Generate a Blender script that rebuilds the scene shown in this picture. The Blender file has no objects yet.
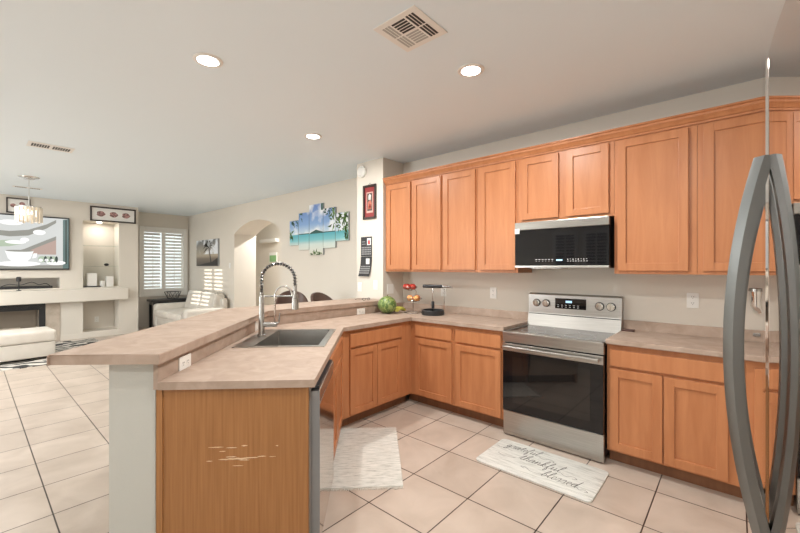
import bpy, bmesh, math, random
from mathutils import Vector, Matrix
random.seed(7)
R = math.radians
SC = bpy.context.scene
COL = SC.collection
Q = math.sqrt(.5)
# ------------------------------------------------------------------ camera
cd = bpy.data.cameras.new('camera'); cam = bpy.data.objects.new('camera', cd); COL.objects.link(cam)
cam.location = (0, 0, 1.45); cam.rotation_euler = (R(90), 0, R(41.5))
cd.sensor_width = 36; cd.lens = 382 / 800 * 36; cd.shift_y = .00125; cd.clip_start = .02
SC.camera = cam
# ------------------------------------------------------------------ colour management
vs = SC.view_settings
SC.display_settings.display_device = 'sRGB'
vs.view_transform = 'Standard'; vs.look = 'None'; vs.gamma = 1; vs.use_curve_mapping = False
vs.exposure = 0.16
SC.cycles.use_denoising = True
SC.cycles.max_bounces = 8; SC.cycles.diffuse_bounces = 5; SC.cycles.glossy_bounces = 5
SC.cycles.sample_clamp_indirect = 6
# ------------------------------------------------------------------ daylight and fill lamps
W = bpy.data.worlds.new('sky'); SC.world = W; W.use_nodes = True
bg = W.node_tree.nodes['Background']; bg.inputs[0].default_value = (.93, .97, 1, 1); bg.inputs[1].default_value = 1.7
def lamp(name, kind, loc, rot, energy, color=(1, 1, 1), **kw):
    d = bpy.data.lights.new(name, kind); d.energy = energy; d.color = color
    for k, v in kw.items(): setattr(d, k, v)
    o = bpy.data.objects.new(name, d); COL.objects.link(o); o.location = loc; o.rotation_euler = rot
    return o
FILL_TINT = (.93, .98, 1)
lamp('sunlight', 'SUN', (-8, -8, 5), Vector((-.15, 1, -.10)).to_track_quat('-Z', 'Y').to_euler(), 4.0, (1, .93, .82), angle=R(.15))
# added fill lamps, set in unseen patio door and window openings
lamp('patio_fill', 'AREA', (-6.3, -4.92, 1.15), (R(90), 0, 0), 150, FILL_TINT, shape='RECTANGLE', size=1.6, size_y=2.0)
lamp('rear_fill', 'AREA', (-.9, -4.92, 1.5), (R(90), 0, 0), 22, FILL_TINT, shape='RECTANGLE', size=1.7, size_y=1.3)
lamp('side_fill', 'AREA', (.86, -2.75, 1.5), (R(90), 0, R(90)), 8, FILL_TINT, shape='RECTANGLE', size=1.6, size_y=1.3)

# ------------------------------------------------------------------ materials
MATS = {}
def newmat(name):
    m = bpy.data.materials.new(name); m.use_nodes = True
    nt = m.node_tree; b = nt.nodes['Principled BSDF']; MATS[name] = m
    return m, nt, b
def plain(name, col, rough=.5, metal=0, emit=0, spec=.5, trans=0, ecol=None, bump=0, bscale=60):
    m, nt, b = newmat(name)
    b.inputs['Base Color'].default_value = (*col, 1); b.inputs['Roughness'].default_value = rough
    b.inputs['Metallic'].default_value = metal; b.inputs['Specular IOR Level'].default_value = spec
    if trans: b.inputs['Transmission Weight'].default_value = trans; b.inputs['IOR'].default_value = 1.1
    if emit: b.inputs['Emission Color'].default_value = (*(ecol or col), 1); b.inputs['Emission Strength'].default_value = emit
    if bump:
        n = nt.nodes.new('ShaderNodeTexNoise'); n.inputs['Scale'].default_value = bscale
        tc = nt.nodes.new('ShaderNodeTexCoord'); nt.links.new(tc.outputs['Object'], n.inputs['Vector'])
        bp = nt.nodes.new('ShaderNodeBump'); bp.inputs['Strength'].default_value = bump; bp.inputs['Distance'].default_value = .004
        nt.links.new(n.outputs['Fac'], bp.inputs['Height']); nt.links.new(bp.outputs['Normal'], b.inputs['Normal'])
    return m
def noisy(name, stops, scale=(1, 1, 1), nscale=5, detail=4, rough=.5, metal=0, dist=0, bump=0, spec=.5, nrough=.55):
    m, nt, b = newmat(name)
    tc = nt.nodes.new('ShaderNodeTexCoord'); mp = nt.nodes.new('ShaderNodeMapping'); mp.inputs['Scale'].default_value = scale
    n = nt.nodes.new('ShaderNodeTexNoise'); n.inputs['Scale'].default_value = nscale; n.inputs['Detail'].default_value = detail
    n.inputs['Distortion'].default_value = dist; n.inputs['Roughness'].default_value = nrough
    cr = nt.nodes.new('ShaderNodeValToRGB')
    while len(cr.color_ramp.elements) < len(stops): cr.color_ramp.elements.new(.5)
    for e, (p, c) in zip(cr.color_ramp.elements, stops): e.position = p; e.color = (*c, 1)
    L = nt.links.new
    L(tc.outputs['Object'], mp.inputs[0]); L(mp.outputs[0], n.inputs['Vector']); L(n.outputs['Fac'], cr.inputs[0]); L(cr.outputs[0], b.inputs['Base Color'])
    b.inputs['Roughness'].default_value = rough; b.inputs['Metallic'].default_value = metal; b.inputs['Specular IOR Level'].default_value = spec
    if bump:
        bp = nt.nodes.new('ShaderNodeBump'); bp.inputs['Strength'].default_value = bump; bp.inputs['Distance'].default_value = .003
        L(n.outputs['Fac'], bp.inputs['Height']); L(bp.outputs[0], b.inputs['Normal'])
    return m
maple = noisy('maple', [(.25, (.43, .166, .068)), (.5, (.485, .198, .084)), (.75, (.54, .23, .101))], (7, 7, .8), 2.6, 4, .36, dist=.4, spec=.32)
shadow_maple = noisy('toe_maple_shaded', [(.3, (.20, .085, .038)), (.7, (.27, .12, .055))], (9, 9, 1.1), 2.2, 4, .5)  # maple darkened so the toe-kick shade sits in the colour
# honey oak end panel with pale scuffs
oak, nt, b = newmat('oak_panel')
tc = nt.nodes.new('ShaderNodeTexCoord'); mp = nt.nodes.new('ShaderNodeMapping'); mp.inputs['Scale'].default_value = (60, 60, 1.6)
n = nt.nodes.new('ShaderNodeTexNoise'); n.inputs['Scale'].default_value = 1.6; n.inputs['Detail'].default_value = 5
cr = nt.nodes.new('ShaderNodeValToRGB')
for e, (p, c) in zip(cr.color_ramp.elements, [(.3, (.28, .118, .036)), (.7, (.37, .17, .058))]): e.position = p; e.color = (*c, 1)
L = nt.links.new
L(tc.outputs['Object'], mp.inputs[0]); L(mp.outputs[0], n.inputs['Vector']); L(n.outputs['Fac'], cr.inputs[0])
L(cr.outputs[0], b.inputs['Base Color'])
b.inputs['Roughness'].default_value = .42
scuff = noisy('scuff', [(.35, (.52, .27, .10)), (.6, (.80, .66, .48))], (6, 6, 300), 3, 3, .6)
counter = noisy('laminate', [(.3, (.345, .258, .20)), (.5, (.395, .30, .238)), (.7, (.45, .348, .282))], (1, 1, 1), 9, 6, .5, dist=.8, spec=.15)
wall_m = noisy('wall_paint', [(.3, (.69, .64, .565)), (.7, (.72, .67, .595))], (1, 1, 1), 1.2, 2, .75, spec=.25)
kitchen_m = wall_m
ceil_m = plain('ceiling_paint', (.775, .85, .895), .8, spec=.2)
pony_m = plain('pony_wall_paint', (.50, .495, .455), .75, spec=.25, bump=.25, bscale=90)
white_m = plain('white_paint', (.80, .78, .74), .4)
niche_m = plain('niche_paint', (.74, .70, .64), .7)
stone_m = noisy('hearth_stone', [(.3, (.40, .33, .26)), (.7, (.55, .47, .39))], (1, 1, 1), 6, 5, .5)
plastic = plain('white_plastic', (.82, .81, .77), .35)
dark_slot = plain('dark_slot', (.03, .03, .03), .6)
steel = noisy('brushed_steel', [(.3, (.42, .40, .375)), (.7, (.52, .50, .47))], (2, 2, 90), 2, 3, .3, 1)
steel_dark = noisy('sink_steel', [(.3, (.34, .33, .31)), (.7, (.42, .41, .39))], (60, 2, 2), 2, 3, .3, 1)
dw_steel = plain('polished_steel', (.60, .56, .52), .09, 1)
fridge_steel = plain('fridge_door_steel', (.66, .60, .56), .035, 1)
fridge_grey = plain('fridge_case_grey', (.42, .42, .41), .45)
edge_grey = plain('door_edge_grey', (.82, .81, .78), .4)
handle_steel = plain('handle_steel', (.24, .25, .25), .32, 1)
chrome = plain('chrome', (.80, .79, .77), .1, 1)
nickel = plain('nickel', (.42, .41, .39), .27, 1)
black_glass = plain('black_glass', (.007, .007, .008), .035, spec=.48)
glass, nt, b = newmat('clear_glass'); tr = nt.nodes.new('ShaderNodeBsdfTransparent'); tr.inputs[0].default_value = (.94, .97, .96, 1); gl = nt.nodes.new('ShaderNodeBsdfGlossy'); gl.inputs['Roughness'].default_value = .02
ms = nt.nodes.new('ShaderNodeMixShader'); ms.inputs[0].default_value = .10; nt.links.new(tr.outputs[0], ms.inputs[1]); nt.links.new(gl.outputs[0], ms.inputs[2]); nt.links.new(ms.outputs[0], nt.nodes['Material Output'].inputs[0])
black = plain('black_plastic', (.02, .02, .022), .35)
black_wood = plain('black_wood', (.025, .024, .024), .3)
symbol = plain('symbol_white', (.7, .7, .7), .5)
blue_led = plain('blue_digits', (.3, .5, .7), .5, emit=.8, ecol=(.5, .75, 1))
lens_m = plain('lamp_lens', (1, 1, 1), .5, emit=14, ecol=(1, .96, .88))
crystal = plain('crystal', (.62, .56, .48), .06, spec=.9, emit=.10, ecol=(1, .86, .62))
leather = noisy('cream_leather', [(.3, (.66, .61, .54)), (.7, (.72, .67, .60))], (1, 1, 1), 7, 3, .45)
brown_leather = noisy('brown_leather', [(.3, (.075, .042, .032)), (.7, (.12, .07, .052))], (1, 1, 1), 8, 3, .4)
frame_dark = plain('dark_frame', (.035, .022, .018), .35)
frame_red = plain('red_frame', (.26, .03, .03), .35)
canvas_edge = plain('canvas_edge', (.30, .31, .31), .6)
paper = plain('paper', (.82, .80, .76), .7)
shell_m = noisy('shell_print', [(.4, (.16, .09, .08)), (.6, (.5, .28, .26))], (1, 1, 1), 30, 3, .7)
red_print = plain('red_print', (.55, .07, .07), .6)
cal_black = plain('calendar_black', (.03, .03, .032), .6)
cal_grid = plain('calendar_grid', (.30, .30, .30), .6)
melon_m, nt, b = newmat('melon_rind')
tc = nt.nodes.new('ShaderNodeTexCoord'); wv = nt.nodes.new('ShaderNodeTexWave'); wv.inputs['Scale'].default_value = 9; wv.inputs['Distortion'].default_value = 9; wv.inputs['Detail'].default_value = 4; wv.inputs['Detail Scale'].default_value = 3
cr = nt.nodes.new('ShaderNodeValToRGB')
for e, (p, c) in zip(cr.color_ramp.elements, [(.3, (.09, .16, .04)), (.8, (.27, .34, .11))]): e.position = p; e.color = (*c, 1)
nt.links.new(tc.outputs['Object'], wv.inputs['Vector']); nt.links.new(wv.outputs['Fac'], cr.inputs[0]); nt.links.new(cr.outputs[0], b.inputs['Base Color']); b.inputs['Roughness'].default_value = .35
banana_m = noisy('banana_skin', [(.35, (.42, .42, .06)), (.7, (.62, .52, .10))], (1, 1, 1), 12, 3, .45)
apple_m = noisy('apple_skin', [(.35, (.34, .012, .015)), (.7, (.52, .06, .03))], (1, 1, 1), 14, 3, .25)
peach_m = noisy('peach_skin', [(.35, (.62, .14, .05)), (.6, (.78, .38, .12))], (1, 1, 1), 14, 3, .45)
rug_grey = noisy('distressed_weave', [(.30, (.30, .29, .26)), (.45, (.56, .55, .50)), (.62, (.68, .66, .61))], (30, 5, 1), 2.0, 8, .9, spec=.1, nrough=.7, bump=.4)
fringe_m = plain('fringe_cotton', (.62, .60, .54), .9, spec=.1)
mat_print = noisy('whitewashed_planks', [(.35, (.46, .46, .42)), (.5, (.64, .64, .60)), (.65, (.70, .69, .64))], (3, 22, 1), 2, 5, .55, nrough=.7)
ink = plain('script_ink', (.06, .055, .05), .7)
plank_line = plain('plank_line', (.36, .36, .33), .7)
zebra_m, nt, b = newmat('zebra_rug')
tc = nt.nodes.new('ShaderNodeTexCoord'); wv = nt.nodes.new('ShaderNodeTexWave'); wv.inputs['Scale'].default_value = 1.6; wv.inputs['Distortion'].default_value = 14; wv.inputs['Detail'].default_value = 2; wv.inputs['Detail Scale'].default_value = 1.2
cr = nt.nodes.new('ShaderNodeValToRGB'); cr.color_ramp.interpolation = 'CONSTANT'
for e, (p, c) in zip(cr.color_ramp.elements, [(0, (.02, .02, .02)), (.55, (.62, .58, .52))]): e.position = p; e.color = (*c, 1)
nt.links.new(tc.outputs['Object'], wv.inputs['Vector']); nt.links.new(wv.outputs['Fac'], cr.inputs[0]); nt.links.new(cr.outputs[0], b.inputs['Base Color']); b.inputs['Roughness'].default_value = .9
# floor tile: grid of 0.436 m squares with dark grout
tile_m, nt, b = newmat('floor_tile')
tc = nt.nodes.new('ShaderNodeTexCoord'); mp = nt.nodes.new('ShaderNodeMapping'); mp.inputs['Location'].default_value = (1.706 + .436 * 40, -2.075 + .436 * 40, 0)
bk = nt.nodes.new('ShaderNodeTexBrick'); bk.offset = 0; bk.squash = 1
bk.inputs['Scale'].default_value = 1; bk.inputs['Brick Width'].default_value = .436; bk.inputs['Row Height'].default_value = .436; bk.inputs['Mortar Size'].default_value = .0042; bk.inputs['Mortar Smooth'].default_value = .3; bk.inputs['Bias'].default_value = 0
bk.inputs['Color1'].default_value = (.47, .395, .335, 1); bk.inputs['Color2'].default_value = (.52, .44, .375, 1); bk.inputs['Mortar'].default_value = (.045, .03, .024, 1)
n = nt.nodes.new('ShaderNodeTexNoise'); n.inputs['Scale'].default_value = 3.5; n.inputs['Detail'].default_value = 6; n.inputs['Distortion'].default_value = .7
cr = nt.nodes.new('ShaderNodeValToRGB')
for e, (p, c) in zip(cr.color_ramp.elements, [(.3, (.86, .83, .80)), (.7, (1.08, 1.07, 1.06))]): e.position = p; e.color = (*c, 1)
mx = nt.nodes.new('ShaderNodeMix'); mx.data_type = 'RGBA'; mx.blend_type = 'MULTIPLY'; mx.inputs[0].default_value = 1
L = nt.links.new
L(tc.outputs['Object'], mp.inputs[0]); L(mp.outputs[0], bk.inputs['Vector']); L(tc.outputs['Object'], n.inputs['Vector']); L(n.outputs['Fac'], cr.inputs[0])
L(bk.outputs['Color'], mx.inputs[6]); L(cr.outputs[0], mx.inputs[7]); L(mx.outputs[2], b.inputs['Base Color'])
b.inputs['Roughness'].default_value = .3; b.inputs['Specular IOR Level'].default_value = .4
bp = nt.nodes.new('ShaderNodeBump'); bp.inputs['Strength'].default_value = .5; bp.inputs['Distance'].default_value = .002; bp.invert = True
L(bk.outputs['Fac'], bp.inputs['Height']); L(bp.outputs[0], b.inputs['Normal'])
# pictures
def picture(name, zstops, z0, z1, cloud=None, green=None, rough=.6):
    m, nt, b = newmat(name); L = nt.links.new
    tc = nt.nodes.new('ShaderNodeTexCoord'); sp = nt.nodes.new('ShaderNodeSeparateXYZ'); L(tc.outputs['Object'], sp.inputs[0])
    mr = nt.nodes.new('ShaderNodeMapRange'); mr.inputs[1].default_value = z0; mr.inputs[2].default_value = z1; L(sp.outputs['Z'], mr.inputs[0])
    cr = nt.nodes.new('ShaderNodeValToRGB')
    while len(cr.color_ramp.elements) < len(zstops): cr.color_ramp.elements.new(.5)
    for e, (p, c) in zip(cr.color_ramp.elements, zstops): e.position = p; e.color = (*c, 1)
    L(mr.outputs[0], cr.inputs[0]); out = cr.outputs[0]
    if cloud:
        n = nt.nodes.new('ShaderNodeTexNoise'); n.inputs['Scale'].default_value = cloud[0]; n.inputs['Detail'].default_value = 4; L(tc.outputs['Object'], n.inputs['Vector'])
        c2 = nt.nodes.new('ShaderNodeValToRGB'); c2.color_ramp.elements[0].position = .47; c2.color_ramp.elements[1].position = .56; L(n.outputs['Fac'], c2.inputs[0])
        g = nt.nodes.new('ShaderNodeMath'); g.operation = 'GREATER_THAN'; g.inputs[1].default_value = cloud[1]; L(mr.outputs[0], g.inputs[0])
        mu = nt.nodes.new('ShaderNodeMath'); mu.operation = 'MULTIPLY'; L(g.outputs[0], mu.inputs[0]); L(c2.outputs[0], mu.inputs[1])
        mx = nt.nodes.new('ShaderNodeMix'); mx.data_type = 'RGBA'; L(mu.outputs[0], mx.inputs[0]); L(out, mx.inputs[6]); mx.inputs[7].default_value = (.82, .85, .88, 1); out = mx.outputs[2]
    L(out, b.inputs['Base Color']); b.inputs['Roughness'].default_value = rough
    return m
beach_m = picture('beach_print', [(0, (.72, .68, .58)), (.22, (.62, .72, .68)), (.3, (.22, .54, .58)), (.42, (.10, .42, .50)), (.435, (.55, .68, .76)), (.62, (.24, .40, .68)), (1, (.14, .24, .55))], -.43, .43, (2.0, .44))
leaf_m = noisy('palm_print', [(.35, (.02, .05, .02)), (.65, (.14, .30, .04))], (1, 1, 1), 14, 3, .6)
island_m = plain('island_print', (.03, .10, .09), .6)
sunset_m = picture('sunset_print', [(0, (.07, .06, .05)), (.3, (.22, .18, .14)), (.4, (.46, .39, .29)), (.6, (.38, .34, .28)), (1, (.13, .15, .16))], -.33, .33, (3, .45))
palm_dark = plain('palm_silhouette', (.03, .028, .025), .6)
# television picture
def glow(name, c, s=.75): return plain(name, (.01, .01, .01), .2, emit=s, ecol=c)
tv_mats = [glow('screen_pale', (.80, .82, .80)), glow('screen_grey', (.36, .36, .32)), glow('screen_blush', (.60, .44, .38)), glow('screen_white', (.98, .98, .97), .95), glow('screen_dark', (.05, .08, .07)), glow('screen_green', (.55, .66, .50)), glow('screen_teal', (.14, .22, .21))]

# ------------------------------------------------------------------ mesh helpers
class MB:
    def __init__(s): s.v = []; s.f = []; s.mi = []; s.sm = []; s.m = 0; s.M = None; s.flat = False
    def add(s, vs, fs):
        o = len(s.v)
        for v in vs:
            v = Vector(v); s.v.append(s.M @ v if s.M else v)
        for f in fs: s.f.append([o + i for i in f]); s.mi.append(s.m); s.sm.append(not s.flat)
        return s
    def addbm(s, bm):
        bm.verts.index_update(); s.add([v.co.copy() for v in bm.verts], [[v.index for v in f.verts] for f in bm.faces]); bm.free(); return s
    def box(s, x0, x1, y0, y1, z0, z1, bev=0, seg=2):
        if x1 < x0: x0, x1 = x1, x0
        if y1 < y0: y0, y1 = y1, y0
        vs = [(x, y, z) for z in (z0, z1) for x, y in ((x0, y0), (x1, y0), (x1, y1), (x0, y1))]
        fs = [(3, 2, 1, 0), (4, 5, 6, 7), (0, 1, 5, 4), (1, 2, 6, 5), (2, 3, 7, 6), (3, 0, 4, 7)]
        if not bev:
            s.flat = True; s.add(vs, fs); s.flat = False
            return s
        bm = bmesh.new(); vv = [bm.verts.new(v) for v in vs]
        for f in fs: bm.faces.new([vv[i] for i in f])
        bmesh.ops.bevel(bm, geom=bm.edges[:], offset=bev, segments=seg, profile=.6, affect='EDGES')
        s.flat = bev < .02; s.addbm(bm); s.flat = False
        return s
    def prism(s, pts, z0, z1, bev=0, seg=2):
        k = len(pts)
        area = sum(pts[i][0] * pts[(i + 1) % k][1] - pts[(i + 1) % k][0] * pts[i][1] for i in range(k))
        if area < 0: pts = pts[::-1]
        bm = bmesh.new()
        a = [bm.verts.new((x, y, z0)) for x, y in pts]; t = [bm.verts.new((x, y, z1)) for x, y in pts]
        bm.faces.new(a[::-1]); bm.faces.new(t)
        for i in range(k): bm.faces.new((a[i], a[(i + 1) % k], t[(i + 1) % k], t[i]))
        if bev:
            bm.edges.ensure_lookup_table()
            ed = [e for e in bm.edges if abs(e.verts[0].co.z - e.verts[1].co.z) < 1e-6 and e.verts[0].co.z > z1 - 1e-6]
            bmesh.ops.bevel(bm, geom=ed, offset=bev, segments=seg, profile=.5, affect='EDGES')
        s.flat = k < 20; s.addbm(bm); s.flat = False
        return s
    def plate(s, pts, axis, a, b):
        """2-d polygon extruded along axis: 'x' uses (y,z), 'y' uses (x,z)"""
        t = MB(); t.prism(pts, a, b)
        conv = {'x': lambda p: (p.z, p.x, p.y), 'y': lambda p: (p.x, p.z, p.y)}[axis]
        fl = axis == 'y'
        return s.add([conv(v) for v in t.v], [f[::-1] if fl else f for f in t.f])
    def tube(s, pts, r, n=8, closed=False, cap=True):
        pts = [Vector(p) for p in pts]; k = len(pts)
        rs = r if isinstance(r, (list, tuple)) else [r] * k
        up = None; rings = []
        for i, p in enumerate(pts):
            if closed: d = pts[(i + 1) % k] - pts[i - 1]
            else: d = pts[min(i + 1, k - 1)] - pts[max(i - 1, 0)]
            d = d.normalized() if d.length > 1e-9 else Vector((0, 0, 1))
            if up is None: up = d.orthogonal().normalized()
            up = (up - d * up.dot(d)); up = up.normalized() if up.length > 1e-6 else d.orthogonal().normalized()
            sd = d.cross(up)
            rings.append([p + (up * math.cos(2 * math.pi * j / n) + sd * math.sin(2 * math.pi * j / n)) * rs[i] for j in range(n)])
        vs = [v for rg in rings for v in rg]; fs = []
        for i in range(k if closed else k - 1):
            a, b2 = i * n, ((i + 1) % k) * n
            for j in range(n): fs.append((a + j, a + (j + 1) % n, b2 + (j + 1) % n, b2 + j))
        if cap and not closed: fs.append(tuple(range(n))[::-1]); fs.append(tuple((k - 1) * n + j for j in range(n)))
        return s.add(vs, fs)
    def cyl(s, p0, p1, r, n=20): return s.tube([p0, p1], r, n)
    def lathe(s, prof, c=(0, 0, 0), n=28):
        vs = []; fs = []
        for r_, z in prof:
            for j in range(n):
                a = 2 * math.pi * j / n; vs.append((c[0] + r_ * math.cos(a), c[1] + r_ * math.sin(a), c[2] + z))
        for i in range(len(prof) - 1):
            for j in range(n): fs.append((i * n + j, i * n + (j + 1) % n, (i + 1) * n + (j + 1) % n, (i + 1) * n + j))
        if prof[0][0] > 1e-5: fs.append(tuple(range(n))[::-1])
        if prof[-1][0] > 1e-5: fs.append(tuple((len(prof) - 1) * n + j for j in range(n)))
        return s.add(vs, fs)
    def ball(s, c, r, nu=20, nv=12):
        r = r if isinstance(r, (tuple, list)) else (r, r, r)
        prof = [(math.sin(math.pi * i / nv), -math.cos(math.pi * i / nv)) for i in range(nv + 1)]
        t = MB(); t.lathe([(max(a, 1e-4), b2) for a, b2 in prof], n=nu)
        return s.add([(c[0] + v.x * r[0], c[1] + v.y * r[1], c[2] + v.z * r[2]) for v in t.v], t.f)
    def build(s, name, mat, parent=None, loc=None, smooth=True, rotz=0):
        me = bpy.data.meshes.new(name); me.from_pydata([tuple(v) for v in s.v], [], s.f)
        for m in (mat if isinstance(mat, (list, tuple)) else [mat]): me.materials.append(m)
        me.polygons.foreach_set('material_index', s.mi)
        me.update()
        bm = bmesh.new(); bm.from_mesh(me); bmesh.ops.recalc_face_normals(bm, faces=bm.faces[:]); bm.to_mesh(me); bm.free()
        if smooth:
            me.set_sharp_from_angle(angle=R(32)); me.polygons.foreach_set('use_smooth', s.sm)
        o = bpy.data.objects.new(name, me); COL.objects.link(o)
        if parent: o.parent = parent
        if loc: o.location = loc
        if rotz: o.rotation_euler.z = rotz
        return o
def tag(o, label, cat, group=None):
    o['label'] = label; o['category'] = cat
    if group: o['group'] = group
    return o
def thing(name, label, cat, loc, rotz=0, group=None):
    o = bpy.data.objects.new(name, None); COL.objects.link(o); o.empty_display_size = .1
    o.location = loc; o.rotation_euler.z = rotz
    return tag(o, label, cat, group)
def struct(o): o['kind'] = 'structure'; return o
def copy_tree(o, parent=None):
    c = o.copy(); COL.objects.link(c)
    if parent: c.parent = parent
    for ch in list(o.children): copy_tree(ch, c)
    return c
def bx(*a, **k): return MB().box(*a, **k)
def uvw(u, v): return ((-u + v) * Q, (u + v) * Q)
def smoothpath(pts, per=6):
    P = [Vector(p) for p in pts]; out = []
    for i in range(len(P) - 1):
        p0, p1, p2, p3 = P[max(i - 1, 0)], P[i], P[i + 1], P[min(i + 2, len(P) - 1)]
        for k in range(per):
            t = k / per
            out.append(.5 * ((2 * p1) + (p2 - p0) * t + (2 * p0 - 5 * p1 + 4 * p2 - p3) * t * t + (3 * p1 - p0 - 3 * p2 + p3) * t ** 3))
    out.append(P[-1]); return out

# ================================================================== the room
ZC = 2.79; YW = 3.72; YS = 3.345; YA = 3.83; XT = -10.05; XWIN = -10.8; XR = .9; YB = -5.0; XS = -3.235
struct(bx(-11.2, XR + .1, YB - .1, 6.2, -.12, 0).build('floor', tile_m))
struct(bx(-11.2, XR + .1, YB - .1, 6.2, ZC, ZC + .12).build('ceiling', ceil_m))
struct(bx(XS, XR, YW, YW + .12, 0, ZC).build('wall_range', wall_m))
struct(bx(-3.705, XS, YS, YA + .1, 0, ZC).build('wall_pillar', wall_m))
struct(bx(XR, XR + .12, -1.95, YW + .12, 0, ZC).box(XR, XR + .12, YB, -3.55, 0, ZC).box(XR, XR + .12, -3.55, -1.95, 0, .85).box(XR, XR + .12, -3.55, -1.95, 2.15, ZC).box(XR + .10, XR + .12, -3.55, -1.95, .85, 2.15).build('wall_right', wall_m))
# arched wall
def arch_pts(x0, x1, zs, zt, n=16):
    c = (x0 + x1) / 2; h = zt - zs; w = (x1 - x0) / 2; rad = (w * w + h * h) / (2 * h)
    a = math.asin(w / rad)
    return [(c + rad * math.sin(-a + 2 * a * i / n), zt - rad + rad * math.cos(-a + 2 * a * i / n)) for i in range(n + 1)]
AX0, AX1 = -8.2, -6.35
m = MB()
m.plate([(-11.1, 0), (AX0, 0), (AX0, ZC), (-11.1, ZC)], 'y', YA, YA + .5)
m.plate([(AX1, 0), (-3.705, 0), (-3.705, ZC), (AX1, ZC)], 'y', YA, YA + .5)
ap = arch_pts(AX0, AX1, 2.17, 2.41)
for (xa, za), (xb, zb) in zip(ap[:-1], ap[1:]): m.plate([(xa, za), (xb, zb), (xb, ZC), (xa, ZC)], 'y', YA, YA + .5)
struct(m.build('wall_arch', wall_m, smooth=False))
struct(bx(-11.0, AX1 + 3, 5.6, 5.7, 0, ZC).box(-11.1, -11.0, YA + .5, 5.7, 0, ZC).box(AX1 + 3, AX1 + 3.1, YA + .5, 5.7, 0, ZC).build('wall_hallway', wall_m))
# window wall at the far left
WY0, WY1, WZ0, WZ1 = 2.82, 3.69, .93, 2.32
struct(bx(XWIN - .12, XWIN, 2.4, WY0, 0, ZC).box(XWIN - .12, XWIN, WY1, YA + .5, 0, ZC).box(XWIN - .12, XWIN, WY0, WY1, 0, WZ0).box(XWIN - .12, XWIN, WY0, WY1, WZ1, ZC).build('wall_window', wall_m))
m = MB()
for y0, y1, z0, z1 in ((2.72, WY0, .74, 2.45), (WY1, 3.79, .74, 2.45), (WY0, WY1, WZ1, 2.45), (WY0, WY1, .74, WZ0), (3.2, 3.28, WZ0, WZ1)):
    m.box(XWIN - .005, XWIN + .05, y0, y1, z0, z1, .006)
w1 = struct(m.build('window_1', white_m))
sl = MB()
for ya, yb in ((WY0, 3.2), (3.28, WY1)):
    k = 17
    for i in range(k):
        z = WZ0 + .045 + (WZ1 - WZ0 - .09) * i / (k - 1)
        sl.M = Matrix.Translation((XWIN - .03, 0, z)) @ Matrix.Rotation(R(48), 4, 'Y')
        sl.box(-.036, .036, ya + .01, yb - .01, -.005, .005)
    sl.M = None; sl.box(XWIN + .012, XWIN + .02, (ya + yb) / 2 - .006, (ya + yb) / 2 + .006, WZ0 + .05, WZ1 - .05)
sl.build('shutter_slats', white_m, w1)
bx(XWIN - .105, XWIN - .1, WY0, WY1, WZ0, WZ1).build('window_pane', glass, w1)
# media wall with niches (faces +X)
m = MB(); xb = XWIN + .02
Y0, Y1, YE = 1.558, 2.166, 2.52
def mw(y0, y1, z0, z1, x1=XT, x0=XT - .45): m.box(x0, x1, y0, y1, z0, z1)
mw(YE - .354, YE, 0, ZC); mw(Y0, Y1, 2.42, ZC); mw(Y0, Y1, .76, 1.04); mw(Y0, Y1, 0, .12)
mw(1.20, Y0, 0, ZC)
mw(-2.6, 1.20, 1.25, ZC); mw(-2.6, 1.20, .80, 1.045)
m.box(XT - .47, XT - .45, Y0, Y1, 0, ZC)
m.box(XT - .47, XT - .45, -2.6, 1.2, .7, 1.3)
m.box(XWIN - .1, XT - .45, YE - .1, YE, 0, ZC)
mw(.99, 1.20, 0, .80); mw(-2.6, -.35, 0, .80); mw(-2.6, -2.55, 0, ZC)
m.box(XT - .47, XT - .45, -2.6, 1.2, 0, .8)
struct(m.build('wall_media', wall_m))
struct(bx(XT + .001, XT + .17, -2.6, 2.30, .765, 1.015, .012).build('trim_1', wall_m))
bm_ = struct(bx(XT + .001, XT + .012, .995, 1.204, 0, .762).build('trim_2', stone_m))
# back walls: patio and kitchen window openings added for the fill lamps, and the shuttered clerestory that lets the sun in
SX0, SX1, SZ0, SZ1 = -8.65, -7.25, 1.45, 2.3
m = MB()
for x0, x1, z0, z1 in ((XWIN, SX0, 0, ZC), (SX0, SX1, 0, SZ0), (SX0, SX1, SZ1, ZC), (SX1, -7.15, 0, ZC), (-7.15, -5.45, 2.2, ZC), (-5.45, -1.8, 0, ZC), (-1.8, 0, 0, .8), (-1.8, 0, 2.2, ZC), (0, XR + .12, 0, ZC)):
    m.box(x0, x1, YB - .12, YB, z0, z1)
m.box(-7.15, -5.45, YB - .12, YB - .10, 0, 2.2); m.box(-1.8, 0, YB - .12, YB - .10, .8, 2.2)  # added panels close both openings to keep the sun out
struct(m.build('wall_back', wall_m))
struct(bx(XWIN - .1, XWIN, YB, 2.45, 0, ZC).build('wall_left', wall_m))
m = MB()
for x0, x1, z0, z1 in ((SX0, SX0 + .2, SZ0, SZ1), (SX1 - .2, SX1, SZ0, SZ1), (-8.02, -7.88, SZ0, SZ1)): m.box(x0, x1, YB - .06, YB - .02, z0, z1)
w2 = struct(m.build('window_2', white_m)); sl = MB()
for i in range(10): sl.box(SX0 + .2, SX1 - .2, YB - .07, YB - .02, SZ0 + .045 + .09 * i, SZ0 + .088 + .09 * i)
sl.build('shutter_slats', white_m, w2)
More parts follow.
